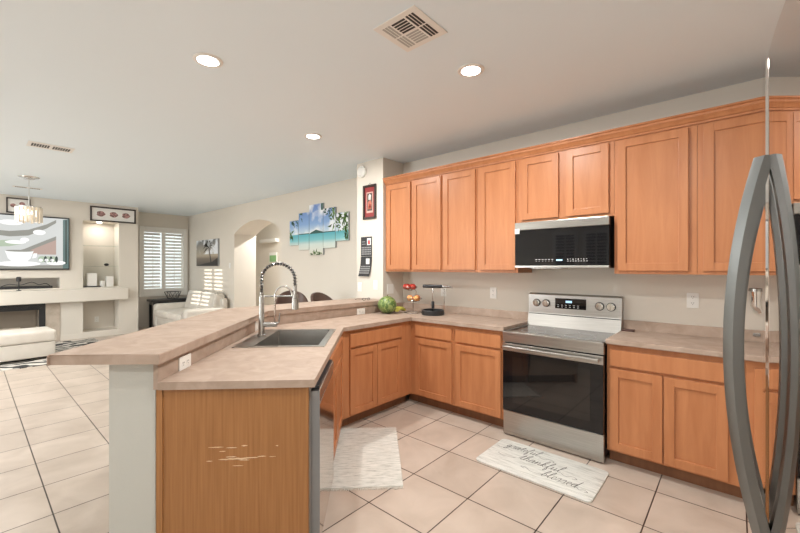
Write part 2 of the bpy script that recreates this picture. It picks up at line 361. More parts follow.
def frame_xz(name, x0, x1, z0, z1, y, mull):
    f = MB(); t = .07
    f.box(x0 - t, x0, y - .06, y, z0 - (t if z0 > .1 else 0), z1 + t); f.box(x1, x1 + t, y - .06, y, z0 - (t if z0 > .1 else 0), z1 + t); f.box(x0, x1, y - .06, y, z1, z1 + t)
    if z0 > .1: f.box(x0, x1, y - .06, y, z0 - t, z0)
    for q in mull: f.box(q - .03, q + .03, y - .06, y, z0, z1)
    return struct(f.build(name, white_m))
for n_, x_ in ((5, -3.8), (6, -2.96)):
    f = MB(); w_ = .27
    for q in ((-.36, -w_, 1.15, 2.5), (w_, .36, 1.15, 2.5), (-w_, w_, 2.4, 2.5), (-w_, w_, 1.15, 1.25), (-.012, .012, 1.25, 2.4)): f.box(x_ + q[0], x_ + q[1], YB + .001, YB + .05, q[2], q[3])
    wn = struct(f.build('window_%d' % n_, white_m)); f = MB()
    for i in range(13): f.box(x_ - w_, x_ + w_, YB + .015, YB + .03, 1.27 + .088 * i, 1.27 + .088 * i + .03)
    f.build('shutter_slats', white_m, wn); bx(x_ - w_, x_ + w_, YB + .002, YB + .008, 1.25, 2.4).build('window_pane', black_glass, wn)
frame_xz('added_door_1', -7.08, -5.52, 0, 2.13, YB, [-6.3]); frame_xz('window_3', -1.73, -.07, .87, 2.13, YB, [-.9])  # unseen door and window frames added around the fill lamps
f = MB()
for y0, y1, z0, z1 in ((-3.55, -3.48, .85, 2.15), (-2.02, -1.95, .85, 2.15), (-3.48, -2.02, .85, .92), (-3.48, -2.02, 2.08, 2.15), (-2.78, -2.72, .92, 2.08)): f.box(XR - .0, XR + .06, y0, y1, z0, z1)
struct(f.build('window_4', white_m))  # unseen window frame added around the side fill lamp
struct(bx(XWIN, AX0, YA - .014, YA - .001, 0, .1).box(AX1, -3.64, YA - .014, YA - .001, 0, .1).build('baseboard_arch', white_m))
struct(bx(XT + .001, XT + .014, 1.21, YE, 0, .1).build('baseboard_media', wall_m))

# ================================================================== kitchen cabinets
def door_mb(x0, x1, z0, z1, y=0, s=.058, t=.02):
    m = MB(); b = .003
    m.box(x0, x0 + s, y - t, y, z0, z1, b); m.box(x1 - s, x1, y - t, y, z0, z1, b)
    m.box(x0 + s - .001, x1 - s + .001, y - t, y, z0, z0 + s, b); m.box(x0 + s - .001, x1 - s + .001, y - t, y, z1 - s, z1, b)
    m.box(x0 + s - .004, x1 - s + .004, y - t + .011, y - .002, z0 + s - .004, z1 - s + .004)
    return m
def cabinet(name, label, loc, rotz, w, z0, z1, depth, doors=(), drawers=(), toe=False, group=None, cat='cabinet', filler=None):
    t = thing(name, label, cat, loc, rotz, group)
    if 'sink' in name: MB().box(0, w, 0, .02, z0, z1).box(0, .018, .02, depth, z0, z1).box(w - .018, w, .02, depth, z0, z1).box(.018, w - .018, .02, depth, z0, z0 + .018).box(.018, w - .018, depth - .01, depth, z0 + .018, z1).build('body', maple, t)
    else: bx(0, w, 0, depth, z0, z1).build('body', maple, t)
    for d in doors: door_mb(*d).build('door', maple, t)
    for d in drawers: bx(d[0], d[1], -.02, 0, d[2], d[3], .005).build('drawer_front', maple, t)
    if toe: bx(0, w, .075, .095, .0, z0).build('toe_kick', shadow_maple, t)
    return t
YF = 3.145; ZB = .888          # base face, top of base cabinet
G = 'base cabinets of the kitchen'; GU = 'upper cabinets on the range wall'
def base(label, x0, x1, doors, drawers): cabinet('base_cabinet', label, (x0, YF, 0), 0, x1 - x0, .1, ZB, YW - YF - .004, [(a - x0, b - x0, c, d) for a, b, c, d in doors], [(a - x0, b - x0, c, d) for a, b, c, d in drawers], True, G)
base('maple base cabinet in the inner corner left of the range, one drawer over one door', -2.715, -2.075, [(-2.56, -2.095, .115, .708)], [(-2.56, -2.095, .728, .85)])
base('maple base cabinet touching the left side of the range, one drawer over one door', -2.073, -1.54, [(-2.05, -1.575, .115, .708)], [(-2.05, -1.575, .728, .85)])
base('maple base cabinet right of the range, wide drawer front over two doors', -.728, .035, [(-.708, -.385, .115, .708), (-.375, -.045, .115, .708)], [(-.708, -.045, .728, .85)])
base('maple base cabinet with a full-height door, glimpsed behind the bowed fridge handle', .037, .33, [(.075, .31, .115, .845)], [])
base('maple base cabinet in the right corner behind the fridge, drawer over door', .332, .88, [(.36, .86, .115, .708)], [(.36, .86, .728, .85)])
XL = -2.625
t = cabinet('base_cabinet', 'maple base cabinet below the watermelon, one wide drawer front over paired doors', (XL, 2.19, 0), R(90), 3.143 - 2.19, .1, ZB, .52, [(.085, .425, .115, .708), (.43, .785, .115, .708)], [(.085, .785, .728, .85)], True, G)
# corner filler
p = uvw(2.462, -.315)
cabinet('sink_base_cabinet', 'maple sink base cabinet beside the dishwasher, two doors seen almost edge-on', (*p, 0), R(135), .92, .1, ZB, .60, [(.02, .455, .115, .708), (.465, .90, .115, .708)], [(.02, .90, .728, .85)], True, G)
# end panel
p = uvw(1.83, -.318)
t = thing('peninsula_end_panel', 'honey oak end panel with pale scuff marks closing the peninsula', 'cabinet panel', (*p, 0), R(135))
bx(-.006, .0, .003, .03, 0, ZB).build('edge_strip', oak, t); bx(-.006, .0, .668, .695, 0, ZB).build('edge_strip', oak, t)
m = bx(0, .02, .003, .695, 0, ZB); m.m = 1
for y, z, l, h in ((.335, .548, .11, .006), (.27, .551, .07, .004), (.36, .557, .05, .003), (.39, .546, .06, .003), (.30, .541, .05, .003), (.22, .556, .04, .003), (.17, .553, .03, .002), (.43, .612, .07, .003), (.36, .608, .05, .002), (.30, .616, .03, .003), (.40, .592, .03, .002), (.15, .612, .012, .003), (.33, .515, .05, .0015), (.46, .54, .03, .002)):
    k = 9; z += .008 if z < .58 else -.0
    top = [(y - l / 2 + l * i / k, z + h * (.3 + .7 * random.random()) * math.sin(math.pi * (i + .3) / (k + .6))) for i in range(k + 1)]
    bot = [(y - l / 2 + l * i / k, z - h * (.3 + .7 * random.random()) * math.sin(math.pi * (i + .3) / (k + .6))) for i in range(k + 1)]
    for i in range(k): m.plate([bot[i], bot[i + 1], top[i + 1], top[i]], 'x', -.0012, .0005)
m.build('panel', [oak, scuff], t, smooth=False)
# upper cabinets
YU = YW - .33; UZ0, UZ1 = 1.40, 2.46
def upper(label, x0, x1, doors, z0=UZ0):
    cabinet('upper_cabinet', label, (x0, YU, 0), 0, x1 - x0, z0, UZ1, .326, [(a - x0, b - x0, c, d) for a, b, c, d in doors], (), False, GU)
D0, D1 = 1.425, 2.44
upper('leftmost tall maple upper cabinet, next to the pillar', XS + .004, -2.825, [(-3.2, -2.828, D0, D1)])
upper('second tall maple upper cabinet from the pillar, single door', -2.823, -2.386, [(-2.795, -2.40, D0, D1)])
upper('third tall maple upper cabinet from the pillar, single door', -2.384, -1.96, [(-2.366, -1.978, D0, D1)])
upper('tall maple upper cabinet touching the left side of the microwave', -1.958, -1.533, [(-1.925, -1.552, D0, D1)])
upper('short maple upper cabinet with two doors above the microwave', -1.531, -.735, [(-1.492, -1.16, 1.885, D1), (-1.098, -.77, 1.885, D1)], 1.86)
upper('wide tall maple upper cabinet touching the right side of the microwave', -.733, -.215, [(-.708, -.262, D0, D1)])
upper('tall maple upper cabinet behind the top of the fridge door edge', -.213, .30, [(-.18, .275, D0, D1)])
upper('tall maple upper cabinet in the right corner behind the fridge', .302, .88, [(.33, .86, D0, D1)])
# crown moulding
m = MB()
prof = [(0, 2.455), (-.012, 2.455), (-.014, 2.468), (-.022, 2.472), (-.026, 2.482), (-.045, 2.50), (-.048, 2.515), (-.06, 2.52), (-.06, 2.532), (.0, 2.532)]
m.plate([(YU + y, z) for y, z in prof], 'x', XS + .003, .895)
struct(m.build('trim_3', maple))

# ------------------------------------------------------------------ worktops
CZ0, CZ1 = .889, .925
YC = 3.105
ci = (-2.585, YC); cb = (-2.585, 2.585 - .41)
m = MB()
sx = [uvw(2.585, -.86), uvw(2.585, -.385), uvw(3.23, -.385), uvw(3.23, -.86)]      # sink cut-out
bend = (-3.165, 3.165 - 1.40)
outer = [(-1.537, YC), ci, cb, uvw(1.81, -.29), uvw(1.81, -1.0), bend, (XS + .003, YS), (XS + .003, YW - .004), (-1.537, YW - .004)]
def slab_with_hole(mb, outer, hole, z0, z1):
    bm = bmesh.new()
    def ring(pts, z): return [bm.verts.new((x, y, z)) for x, y in pts]
    for z, flip in ((z0, True), (z1, False)):
        a = ring(outer, z); h = ring(hole, z)
        es = [bm.edges.new((a[i], a[(i + 1) % len(a)])) for i in range(len(a))] + [bm.edges.new((h[i], h[(i + 1) % len(h)])) for i in range(len(h))]
        bmesh.ops.triangle_fill(bm, use_beauty=True, edges=es)
        if z == z0: la, lh = a, h
        else:
            for lo, hi in ((la, a), (lh, h)):
                for i in range(len(lo)): bm.faces.new((lo[i], lo[(i + 1) % len(lo)], hi[(i + 1) % len(hi)], hi[i]))
    return mb.addbm(bm)
slab_with_hole(m, outer, sx, CZ0, CZ1 - .0)
t = thing('countertop', 'beige mottled laminate worktop wrapping the sink peninsula and corner', 'countertop', (*uvw(2.6, -.6), CZ0))
loc = Vector(t.location)
def place_child(mb, name, mat, par, **k):
    mb.v = [par.matrix_basis.inverted() @ v for v in mb.v]; return mb.build(name, mat, par, **k)
place_child(m, 'slab', counter, t, smooth=False)
m = bx(XS + .02, -1.537, YW - .024, YW - .004, CZ1, 1.005, .003); place_child(m, 'backsplash', counter, t)
m = bx(XS + .0, XS + .02, YS + .02, YW - .024, CZ1, 1.005, .003); place_child(m, 'backsplash', counter, t)
m = bx(-.731, .89, YC, YW - .004, CZ0, CZ1, .006)
t = thing('countertop', 'beige laminate worktop running right from the range to behind the fridge', 'countertop', (0, 3.4, CZ0))
place_child(m, 'slab', counter, t)
place_child(bx(-.731, .89, YW - .024, YW - .004, CZ1, 1.005, .003), 'backsplash', counter, t)
# pony wall and raised bar
BZ0, BZ1 = 1.016, 1.062
def off(v, x): return (x, -x + v / Q)           # where the line at v meets X = x
m = MB()
wi, wo = off(-1.022, -3.19), off(-1.228, -3.39)
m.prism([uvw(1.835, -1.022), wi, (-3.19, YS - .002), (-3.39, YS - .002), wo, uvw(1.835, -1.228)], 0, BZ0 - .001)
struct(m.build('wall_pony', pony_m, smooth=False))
m = MB(); a, b_ = off(-1.0, -3.166), off(-1.021, -3.188)
m.prism([uvw(1.815, -1.0), a, (-3.166, YS - .003), (-3.188, YS - .003), b_, uvw(1.815, -1.021)], CZ1 - .035, BZ0 - .001)
t = thing('breakfast_bar', 'raised beige laminate breakfast bar capping the white half wall', 'bar counter', (*uvw(2.6, -1.2), BZ0))
place_child(m, 'backsplash', counter, t, smooth=False)
m = MB(); a, b_ = off(-.972, -3.15), off(-1.463, -3.64)
m.prism([uvw(1.775, -.972), a, (-3.15, YS - .003), (-3.64, YS - .003), b_, uvw(1.775, -1.45), uvw(1.79, -1.463)], BZ0, BZ1, .006, 3)
place_child(m, 'slab', counter, t)

# ------------------------------------------------------------------ sink and faucet
p = uvw(2.555, -.345)
t = thing('kitchen_sink', 'stainless undermount-style sink basin with wide flat rim', 'sink', (*p, CZ1), R(135))
m = MB(); W_, D_ = .71, .60        # local x = u, local y = away from the kitchen
ix0, ix1, iy0, iy1 = .035, .67, .045, .47
for a in ((0, W_, 0, iy0), (0, W_, iy1, .60), (0, ix0, iy0, iy1), (ix1, W_, iy0, iy1)): m.box(*a, .0005, .005)
m.build('rim', steel, t, smooth=False)
m = MB(); d = -.19
bm = bmesh.new()
top = [(ix0, iy0, .003), (ix1, iy0, .003), (ix1, iy1, .003), (ix0, iy1, .003)]; bot = [(ix0 + .015, iy0 + .015, d), (ix1 - .015, iy0 + .015, d), (ix1 - .015, iy1 - .015, d), (ix0 + .015, iy1 - .015, d)]
tv = [bm.verts.new(v) for v in top]; bv = [bm.verts.new(v) for v in bot]
bm.faces.new(bv)
for i in range(4): bm.faces.new((tv[i], tv[(i + 1) % 4], bv[(i + 1) % 4], bv[i]))
bmesh.ops.bevel(bm, geom=[e for e in bm.edges if not (e.verts[0] in tv and e.verts[1] in tv)], offset=.012, segments=3, affect='EDGES')
m.addbm(bm); m.build('basin', steel_dark, t)
MB().lathe([(.001, d + .004), (.04, d + .004), (.045, d + .001)], ((ix0 + ix1) / 2, (iy0 + iy1) / 2, 0)).build('drain', nickel, t)
FB = uvw(2.97, -.875)
t = thing('faucet', 'tall brushed spring-neck pull-down faucet with a second thin gooseneck spout', 'faucet', (*FB, CZ1 + .0055), R(135))
# local: +x = away (u), -y = towards kitchen (v)
MB().lathe([(.032, 0), (.032, .008), (.024, .012), (.022, .10), (.019, .11), (.019, .30), (.015, .305), (.015, .33)]).build('column', nickel, t)
arc = [(0, 0, .33), (0, 0, .43)] + [(0, -.125 + .125 * math.cos(a), .43 + .12 * math.sin(a)) for a in [math.pi * i / 14 for i in range(1, 15)]] + [(0, -.252, .37)]
MB().tube(smoothpath(arc, 3), .009, 10).build('hose', black, t)
sp = smoothpath(arc, 10); m = MB()
ln = [0]
for i in range(1, len(sp)): ln.append(ln[-1] + (sp[i] - sp[i - 1]).length)
turns = 24; N = turns * 9; pts = []
for k in range(N + 1):
    s_ = ln[-1] * k / N
    i = max(j for j in range(len(ln)) if ln[j] <= s_ + 1e-9); i = min(i, len(sp) - 2)
    f_ = (s_ - ln[i]) / max(ln[i + 1] - ln[i], 1e-9); c = sp[i].lerp(sp[i + 1], f_)
    d_ = (sp[i + 1] - sp[i]).normalized(); e1 = Vector((1, 0, 0)); e2 = d_.cross(e1)
    a = 2 * math.pi * k / 9; pts.append(c + (e1 * math.cos(a) + e2 * math.sin(a)) * .0135)
m.tube(pts, .0042, 5); m.build('spring', nickel, t)
MB().lathe([(.017, .09), (.024, .085), (.027, 0), (.02, -.002), (.014, .0)][::-1], (0, -.252, .20), 20).lathe([(.014, 0), (.014, .09)], (0, -.252, .29), 18).build('spray_head', nickel, t)
MB().cyl((0, 0, .30), (0, -.235, .30), .007, 10).lathe([(.022, -.012), (.022, .012)], (0, -.252, .30), 18).build('docking_arm', nickel, t)
MB().cyl((0, -.0, .085), (0, -.115, .085), .019, 18).build('valve_body', nickel, t)
gs = [(0, -.10, .09), (0, -.10, .30)] + [(0, -.165 + .065 * math.cos(a), .30 + .075 * math.sin(a)) for a in [math.pi * i / 10 for i in range(1, 10)]] + [(0, -.232, .30)]
MB().tube(smoothpath(gs, 3), .0075, 10).build('gooseneck_spout', chrome, t)
MB().tube([(0, -.11, .085), (.01, -.125, .10), (.015, -.135, .17)], [.008, .007, .005], 8).build('lever', nickel, t)

# ------------------------------------------------------------------ dishwasher
p = uvw(1.853, -.315)
t = thing('dishwasher', 'polished stainless dishwasher at the near end of the peninsula', 'dishwasher', (*p, 0), R(135))
bx(.0, .60, 0, .58, .10, .885).build('tub', fridge_grey, t)
bx(0, .60, -.042, -.001, .115, .79, .004).build('door', dw_steel, t)
bx(0, .60, -.042, -.001, .797, .858, .004).build('control_panel', steel, t)
bx(.02, .58, .06, .08, 0, .10).build('toe_kick', black, t)
bx(.03, .57, -.036, -.002, .860, .872).build('pocket_handle', black, t)
bx(-.004, -.0002, -.043, -.001, .115, .858).build('door_edge', plain('dishwasher_edge', (.20, .20, .20), .45), t)

# ------------------------------------------------------------------ range
RX0, RX1 = -1.531, -.737; RW = RX1 - RX0
t = thing('range_oven', 'stainless steel electric range with black glass oven door', 'stove', (RX0, 3.09, 0))
D = YW - 3.09 - .02
bx(0.004, RW - .004, .03, D, .03, .872).build('body', black, t)
for x in (.05, RW - .05):
    for y in (.08, D - .08): MB().cyl((x, y, 0), (x, y, .032), .018, 10).build('foot', black, t)
bx(0, RW, 0, .032, .012, .215, .004).build('storage_drawer', steel, t)
dr = bx(0, RW, -.012, .03, .222, .80, .004).build('oven_door', black_glass, t)
bx(0, RW, -.016, -.011, .735, .80, .002).build('top_rail', steel, dr)
m = MB().box(.02, RW - .02, -.068, -.042, .755, .785, .008)
for x in (.045, RW - .045): m.box(x - .014, x + .014, -.05, -.013, .76, .78, .003)
m.build('handle', steel, dr)
m = MB(); m.box(.09, RW - .09, -.0135, -.0125, .30, .69); m.build('window', plain('oven_window', (.014, .012, .011), .04, spec=.6), dr)
bx(-.002, RW + .002, -.012, .03, .808, .882, .006).build('front_rail', steel, t)
ct = bx(0.0, RW, .028, D - .07, .872, .897, .004).build('cooktop', black_glass, t)
m = MB(); m.box(-.002, .012, .0, D - .07, .87, .899); m.box(RW - .012, RW + .002, .0, D - .07, .87, .899); m.box(-.002, RW + .002, -.012, .05, .87, .899, .004); m.build('cooktop_frame', steel, t)
for x, y, r_ in ((.2, .17, .10), (.58, .17, .115), (.2, .40, .09), (.58, .40, .08)):
    MB().tube([(x + r_ * math.cos(2 * math.pi * i / 36), y + r_ * math.sin(2 * math.pi * i / 36), .8972) for i in range(36)], .0012, 5, closed=True).build('burner_ring', cal_grid, ct)
bg_ = MB(); bg_.plate([(D - .10, .885), (D - .06, 1.02), (D - .055, 1.19), (D - .03, 1.205), (D - .005, 1.205), (D - .005, .885)], 'x', -.005, RW + .005)
gp = bg_.build('backguard', steel, t, smooth=False)
bx(0.0, RW, D - .068, D - .055, 1.006, 1.012).build('backguard_seam', dark_slot, gp)
for x in (.075, .165, .63, .72):
    MB().cyl((x, D - .056, 1.112), (x, D - .066, 1.112), .037, 24).build('knob_ring', black, t); k = MB(); k.cyl((x, D - .064, 1.112), (x, D - .075, 1.112), .031, 22); k.cyl((x, D - .074, 1.112), (x, D - .096, 1.112), .025, 22)
    k.box(x - .006, x + .006, D - .104, D - .094, 1.092, 1.132, .002)
    k.build('knob', chrome, t)
m = bx(.25, .52, D - .062, D - .056, 1.07, 1.165); m.m = 1
for i in range(6):
    for j in range(2): m.box(.27 + .035 * i, .285 + .035 * i, D - .0628, D - .0618, 1.083 + .017 * j, 1.088 + .017 * j)
dp = m.build('control_display', [black_glass, symbol], t)
m = MB(); m.box(.345, .40, D - .0628, D - .0618, 1.125, 1.145); m.build('clock_digits', blue_led, dp)

# ------------------------------------------------------------------ microwave
MX0, MX1 = -1.529, -.752; MWD = MX1 - MX0; YM = YU - .072
t = thing('microwave', 'stainless and black glass over-the-range microwave under the short cabinet', 'microwave', (MX0, YM, 0)); msteel = noisy('microwave_steel', [(.3, (.26, .245, .22)), (.7, (.33, .31, .28))], (2, 2, 90), 2, 3, .3, 1)
bx(.004, MWD - .004, .03, YW - YM - .004, 1.447, 1.855).build('case', black, t)
bx(0, MWD, -.005, .035, 1.785, 1.856, .005).build('top_grille', msteel, t)
m = bx(0, MWD, 0, .032, 1.468, 1.784, .003); m.m = 1; x = .19
for i in range(6): m.box(x + i * .028, x + .014 + i * .028, -.0008, .001, 1.517, 1.522); m.box(x + .003 + i * .028, x + .010 + i * .028, -.0008, .001, 1.503, 1.507)
for i in range(8): m.box(.46 + i * .021, .468 + i * .021, -.0008, .001, 1.515 + .004 * (i % 2), 1.523); m.box(.46 + i * .021, .472 + i * .021, -.0008, .001, 1.502, 1.506)
d = m.build('door', [black_glass, symbol], t)
m = MB(); m.box(.37, .42, -.0008, .001, 1.507, 1.519); m.build('clock_digits', blue_led, d)
bx(0, MWD, -.008, .035, 1.447, 1.467, .003).build('bottom_strip', steel, t)
m = MB(); m.box(.002, .045, -.008, -.004, 1.755, 1.80); m.build('price_tag', paper, t)
bx(.12, .40, .06, .2, 1.441, 1.447).build('vent_filter', nickel, t)

# ------------------------------------------------------------------ refrigerator (contoured french doors, right beside the camera)
E_ = (.035, .832)
t = thing('refrigerator', 'tall contoured stainless french-door refrigerator with long bowed handles', 'refrigerator', (E_[0], E_[1], 0), R(-88.7))
RR = 2.4; HW = .455
def yc(x): return RR - math.sqrt(RR * RR - x * x)
def door_slab(xa, xb, z0, z1, dy=0, th=.07, n=24):
    xs = [xa + (xb - xa) * i / n for i in range(n + 1)]
    e = .003
    front = [(x, yc(x) + dy) for x in xs]
    front[0] = (xa, front[0][1] + e); front[-1] = (xb, front[-1][1] + e)
    front.insert(1, (xa + e, yc(xa + e) + dy)); front.insert(-1, (xb - e, yc(xb - e) + dy))
    return front + [(xb, .12), (xa, .12)]
for xa, xb, dy in ((.0025, HW, 0), (-HW, -.0025, -.0022)):
    m = MB(); pts = door_slab(xa, xb, 0, 1); m.prism([(x, y + (dy if y < .119 else 0)) for x, y in pts], .76, 1.78)
    o = m.build('door', [fridge_steel, edge_grey], t)
    for pl in o.data.polygons:
        if abs(pl.normal.x) > .9 or abs(pl.normal.z) > .9: pl.material_index = 1
    s_ = 1 if xa > 0 else -1
    hx = .030 * s_; hy = yc(hx) + (0 if s_ > 0 else .004)
    hb = MB(); rings = []
    k = 30
    for i in range(k + 1):
        f_ = i / k; z = 1.035 + ((1.618 if s_ > 0 else 1.60) - 1.035) * f_
        bow = .036 * (1 - (2 * f_ - 1) ** 2) + .003
        yo = hy - bow - .015; yi = hy - bow + .008
        wx = .011
        rings.append([(hx - wx, yi, z), (hx - wx - .003, (yi + yo) / 2, z), (hx - wx + .003, yo + .004, z), (hx - .004, yo, z), (hx + .004, yo, z), (hx + wx - .003, yo + .004, z), (hx + wx + .003, (yi + yo) / 2, z), (hx + wx, yi, z)])
    vs = [v for r_ in rings for v in r_]; fs = []
    for i in range(k):
        for j in range(8): fs.append((i * 8 + j, i * 8 + (j + 1) % 8, (i + 1) * 8 + (j + 1) % 8, (i + 1) * 8 + j))
    fs += [tuple(range(8)), tuple(k * 8 + j for j in range(8))]
    hb.add(vs, fs); hb.build('handle', handle_steel, o)
m = MB(); m.prism(door_slab(-HW, HW, 0, 1), .06, .75); fr = m.build('freezer_drawer', fridge_steel, t)
m = MB().tube([(-.36, yc(.36) - .05, .69), (0, -.055, .69), (.36, yc(.36) - .05, .69)], .014, 10)
for x in (-.35, .35): m.box(x - .012, x + .012, yc(.35) - .05, yc(.35) + .002, .68, .70)
m.build('handle', handle_steel, fr)
bx(-HW, HW, .125, .80, .03, 1.77).build('case', fridge_grey, t)
bx(-HW + .01, HW - .01, .13, .2, 0, .03).build('base_grille', black, t)

# ================================================================== things on the worktops and walls
def outlet(label, loc, rotz, w=.075, h=.118, horizontal=False, gang=1, switch=False, name='wall_outlet', sock=True):
    t = thing(name, label, 'light switch' if switch else 'power outlet', loc, rotz, 'switch and socket plates')
    W2, H2 = (h / 2, w / 2) if horizontal else (w * (gang if gang > 1 else 1) / 2, h / 2)
    bx(-W2, W2, -.006, 0, -H2, H2, .002).build('cover_plate', plastic, t)
    if switch: bx(-.016, .016, -.009, -.005, -.032, .032, .002).build('rocker', plastic, t)
    elif sock:
        for s_ in (-1, 1):
            cx, cz = (s_ * .024, 0) if horizontal else (0, s_ * .024)
            f_ = MB().cyl((cx, -.0055, cz), (cx, -.0075, cz), .016, 16).build('socket_face', plastic, t)
            k = MB()
            for q in (-.006, .006): k.box(cx + q - .0012, cx + q + .0012, -.0082, -.007, cz + .001, cz + .009)
            k.box(cx - .002, cx + .002, -.0082, -.007, cz - .009, cz - .005); k.build('slots', dark_slot, f_)
    return t
outlet('white duplex outlet on the wall right of the range', (-.262, YW - .0005, 1.195), 0)
outlet('white outlet on the wall between the black stand and the range', (-1.957, YW - .0005, 1.178), 0)
outlet('white outlet on the wall behind the black stand', (-2.60, YW - .0005, 1.17), 0)
outlet('white blank plate on the pillar side beside the apples', (XS + .0005, 3.47, 1.185), R(90), w=.115, sock=False)
outlet('white switch low on the pillar below the calendar', (-3.36, YS - .0005, 1.235), 0, switch=True, name='light_switch')
outlet('white switch at the left edge of the pillar', (-3.65, YS - .0005, 1.20), 0, switch=True, name='light_switch')
outlet('white outlet lying sideways on the near splash of the raised bar', (*uvw(2.055, -.9995), .955), R(135), horizontal=True)
outlet('white outlet lying sideways on the splash behind the sink corner', (-3.1655, 2.915, .955), R(90), horizontal=True)
outlet('small white outlet on the splash beside the faucet', (*uvw(3.25, -.9995), .95), R(135))
outlet('white outlet inside the lower niche of the media wall', (XT - .449, 1.86, .32), R(90))
outlet('white switch on the wall left of the arch', (-8.4, YA - .0005, 1.49), 0, switch=True, name='light_switch')
# watermelon etc.
m = MB().ball((0, 0, .1), (.108, .108, .1), 28, 18); o = m.build('watermelon', melon_m, loc=(-3.0, 3.17, CZ1)); tag(o, 'striped green watermelon at the corner of the worktop', 'watermelon')
stem = MB().tube([(0, 0, .197), (.004, .002, .208), (.012, .002, .214)], .004, 6).build('stem', noisy('stem_brown', [(.3, (.1, .08, .03)), (.7, (.2, .16, .06))]), o)
t = thing('banana_bunch', 'greenish yellow bananas beside the watermelon', 'bananas', (-2.97, 3.345, CZ1))
for i in range(4):
    a = -.5 + .33 * i
    pth = smoothpath([Vector((.02 * i - .03, -.075 + .05 * f_ * 3 - .0, .055 - .13 * (f_ - .5) ** 2 + .0)) + Vector((0, 0, .005 * i)) for f_ in (0, .25, .5, .75, 1)], 4)
    mn = min(p_.z for p_ in pth) - .017
    k = len(pth) - 1
    MB().tube([p_ - Vector((0, 0, max(mn, 0))) for p_ in pth], [.019 * max(.25, math.sin(math.pi * (.12 + .76 * j / k))) for j in range(k + 1)], 9).build('banana', banana_m, t)
SX, SY = -2.83, 3.43
t = thing('fruit_stand', 'two-tier wire fruit stand holding apples above peaches', 'fruit stand', (SX, SY, CZ1))
wire = nickel
m = MB().tube([(.1 * math.cos(2 * math.pi * i / 28), .1 * math.sin(2 * math.pi * i / 28), .004) for i in range(28)], .004, 6, closed=True)
for a in (0, 2.1, 4.2): m.tube([(.1 * math.cos(a), .1 * math.sin(a), .005), (0, 0, .02)], .003, 6)
m.build('base_ring', wire, t)
MB().tube(smoothpath([(0, 0, .012), (0, 0, .12), (.005, .03, .16), (-.03, .09, .24), (-.05, .07, .27)], 5), .004, 7).build('post', wire, t)
def tier(c, r_):
    m = MB()
    for rr, z in ((r_, .04), (r_ * .7, .012), (r_ * .3, .0)): m.tube([(c[0] + rr * math.cos(2 * math.pi * i / 24), c[1] + rr * math.sin(2 * math.pi * i / 24), c[2] + z) for i in range(24)], .0025, 6, closed=True)
    for j in range(10):
        a = 2 * math.pi * j / 10; m.tube([(c[0], c[1], c[2]), (c[0] + r_ * .7 * math.cos(a), c[1] + r_ * .7 * math.sin(a), c[2] + .012), (c[0] + r_ * math.cos(a), c[1] + r_ * math.sin(a), c[2] + .04)], .002, 5)
    m.build('basket', wire, t)
tier((.02, 0, .13), .088); tier((-.03, -.02, .26), .085)
stemm = plain('fruit_stem', (.12, .07, .03), .7)
def fruit(name, label, c, r_, mat, group):
    prof = []
    for i in range(13):
        a = math.pi * i / 12; rr = r_ * math.sin(a) * (1 + .06 * math.cos(a)); z = -r_ * .93 * math.cos(a)
        if i >= 11: z -= r_ * .12 * (i - 10) / 2
        prof.append((max(rr, 1e-4), z))
    o = MB().lathe(prof, n=18).build(name, mat, loc=c); tag(o, label, name, group)
    MB().tube([(0, 0, r_ * .78), (.003, 0, r_ * 1.05)], .002, 5).build('stem', stemm, o)
ax, ay, az = SX - .03, SY - .02, CZ1 + .26
for i, (dx, dy, dz, l) in enumerate([(-.045, -.025, .042, 'leftmost red apple in the top basket of the fruit stand'), (.0, -.045, .045, 'front middle red apple in the top basket of the fruit stand'), (.046, .0, .042, 'rightmost red apple in the top basket of the fruit stand'), (-.01, .045, .042, 'red apple at the back of the top fruit basket')]):
    fruit('apple', l, (ax + dx, ay + dy, az + dz), .036, apple_m, 'apples in the top basket')
for i, (dx, dy, dz, l) in enumerate([(-.042, -.03, .042, 'left peach in the lower basket of the fruit stand'), (.04, -.012, .042, 'right peach in the lower basket of the fruit stand'), (-.0, .046, .042, 'peach at the back of the lower fruit basket')]):
    fruit('peach', l, (SX + .02 + dx, SY + dy, CZ1 + .13 + dz), .038, peach_m, 'peaches in the lower basket')
# black stand
t = thing('countertop_stand', 'black round-based stand with chrome poles and a black top bar', 'stand', (-2.545, 3.43, CZ1))
MB().lathe([(.12, 0), (.127, .004), (.127, .05), (.122, .055), (.113, .055), (.111, .02), (.001, .02)], n=32).build('base_tray', black, t)
MB().cyl((0, 0, .02), (0, 0, .31), .006, 10).build('pole', chrome, t)
MB().lathe([(.014, 0), (.017, .01), (.017, .07), (.012, .08)], (0, 0, .07), 14).build('grip', black, t)
MB().cyl((.13, .03, .04), (.135, .03, .29), .005, 8).tube([(.135, .03, .29), (.10, .01, .30)], .004, 8).build('side_pole', chrome, t)
m = MB().tube([(-.115, -.03, .315), (-.11, -.03, .315), (.11, .03, .315)], [.012, .019, .019], 14).build('top_bar', black, t)
MB().tube([(.11, .03, .315), (.17, .045, .313), (.22, .058, .308)], [.014, .013, .009], 12).build('bar_handle', nickel, t)
# brown block
o = bx(-.045, .045, -.022, .022, 0, .018, .004).build('wood_block', plain('dark_walnut', (.07, .03, .022), .45), loc=(-.675, 3.60, CZ1)); tag(o, 'small dark brown wooden block on the worktop just right of the range', 'wooden block')
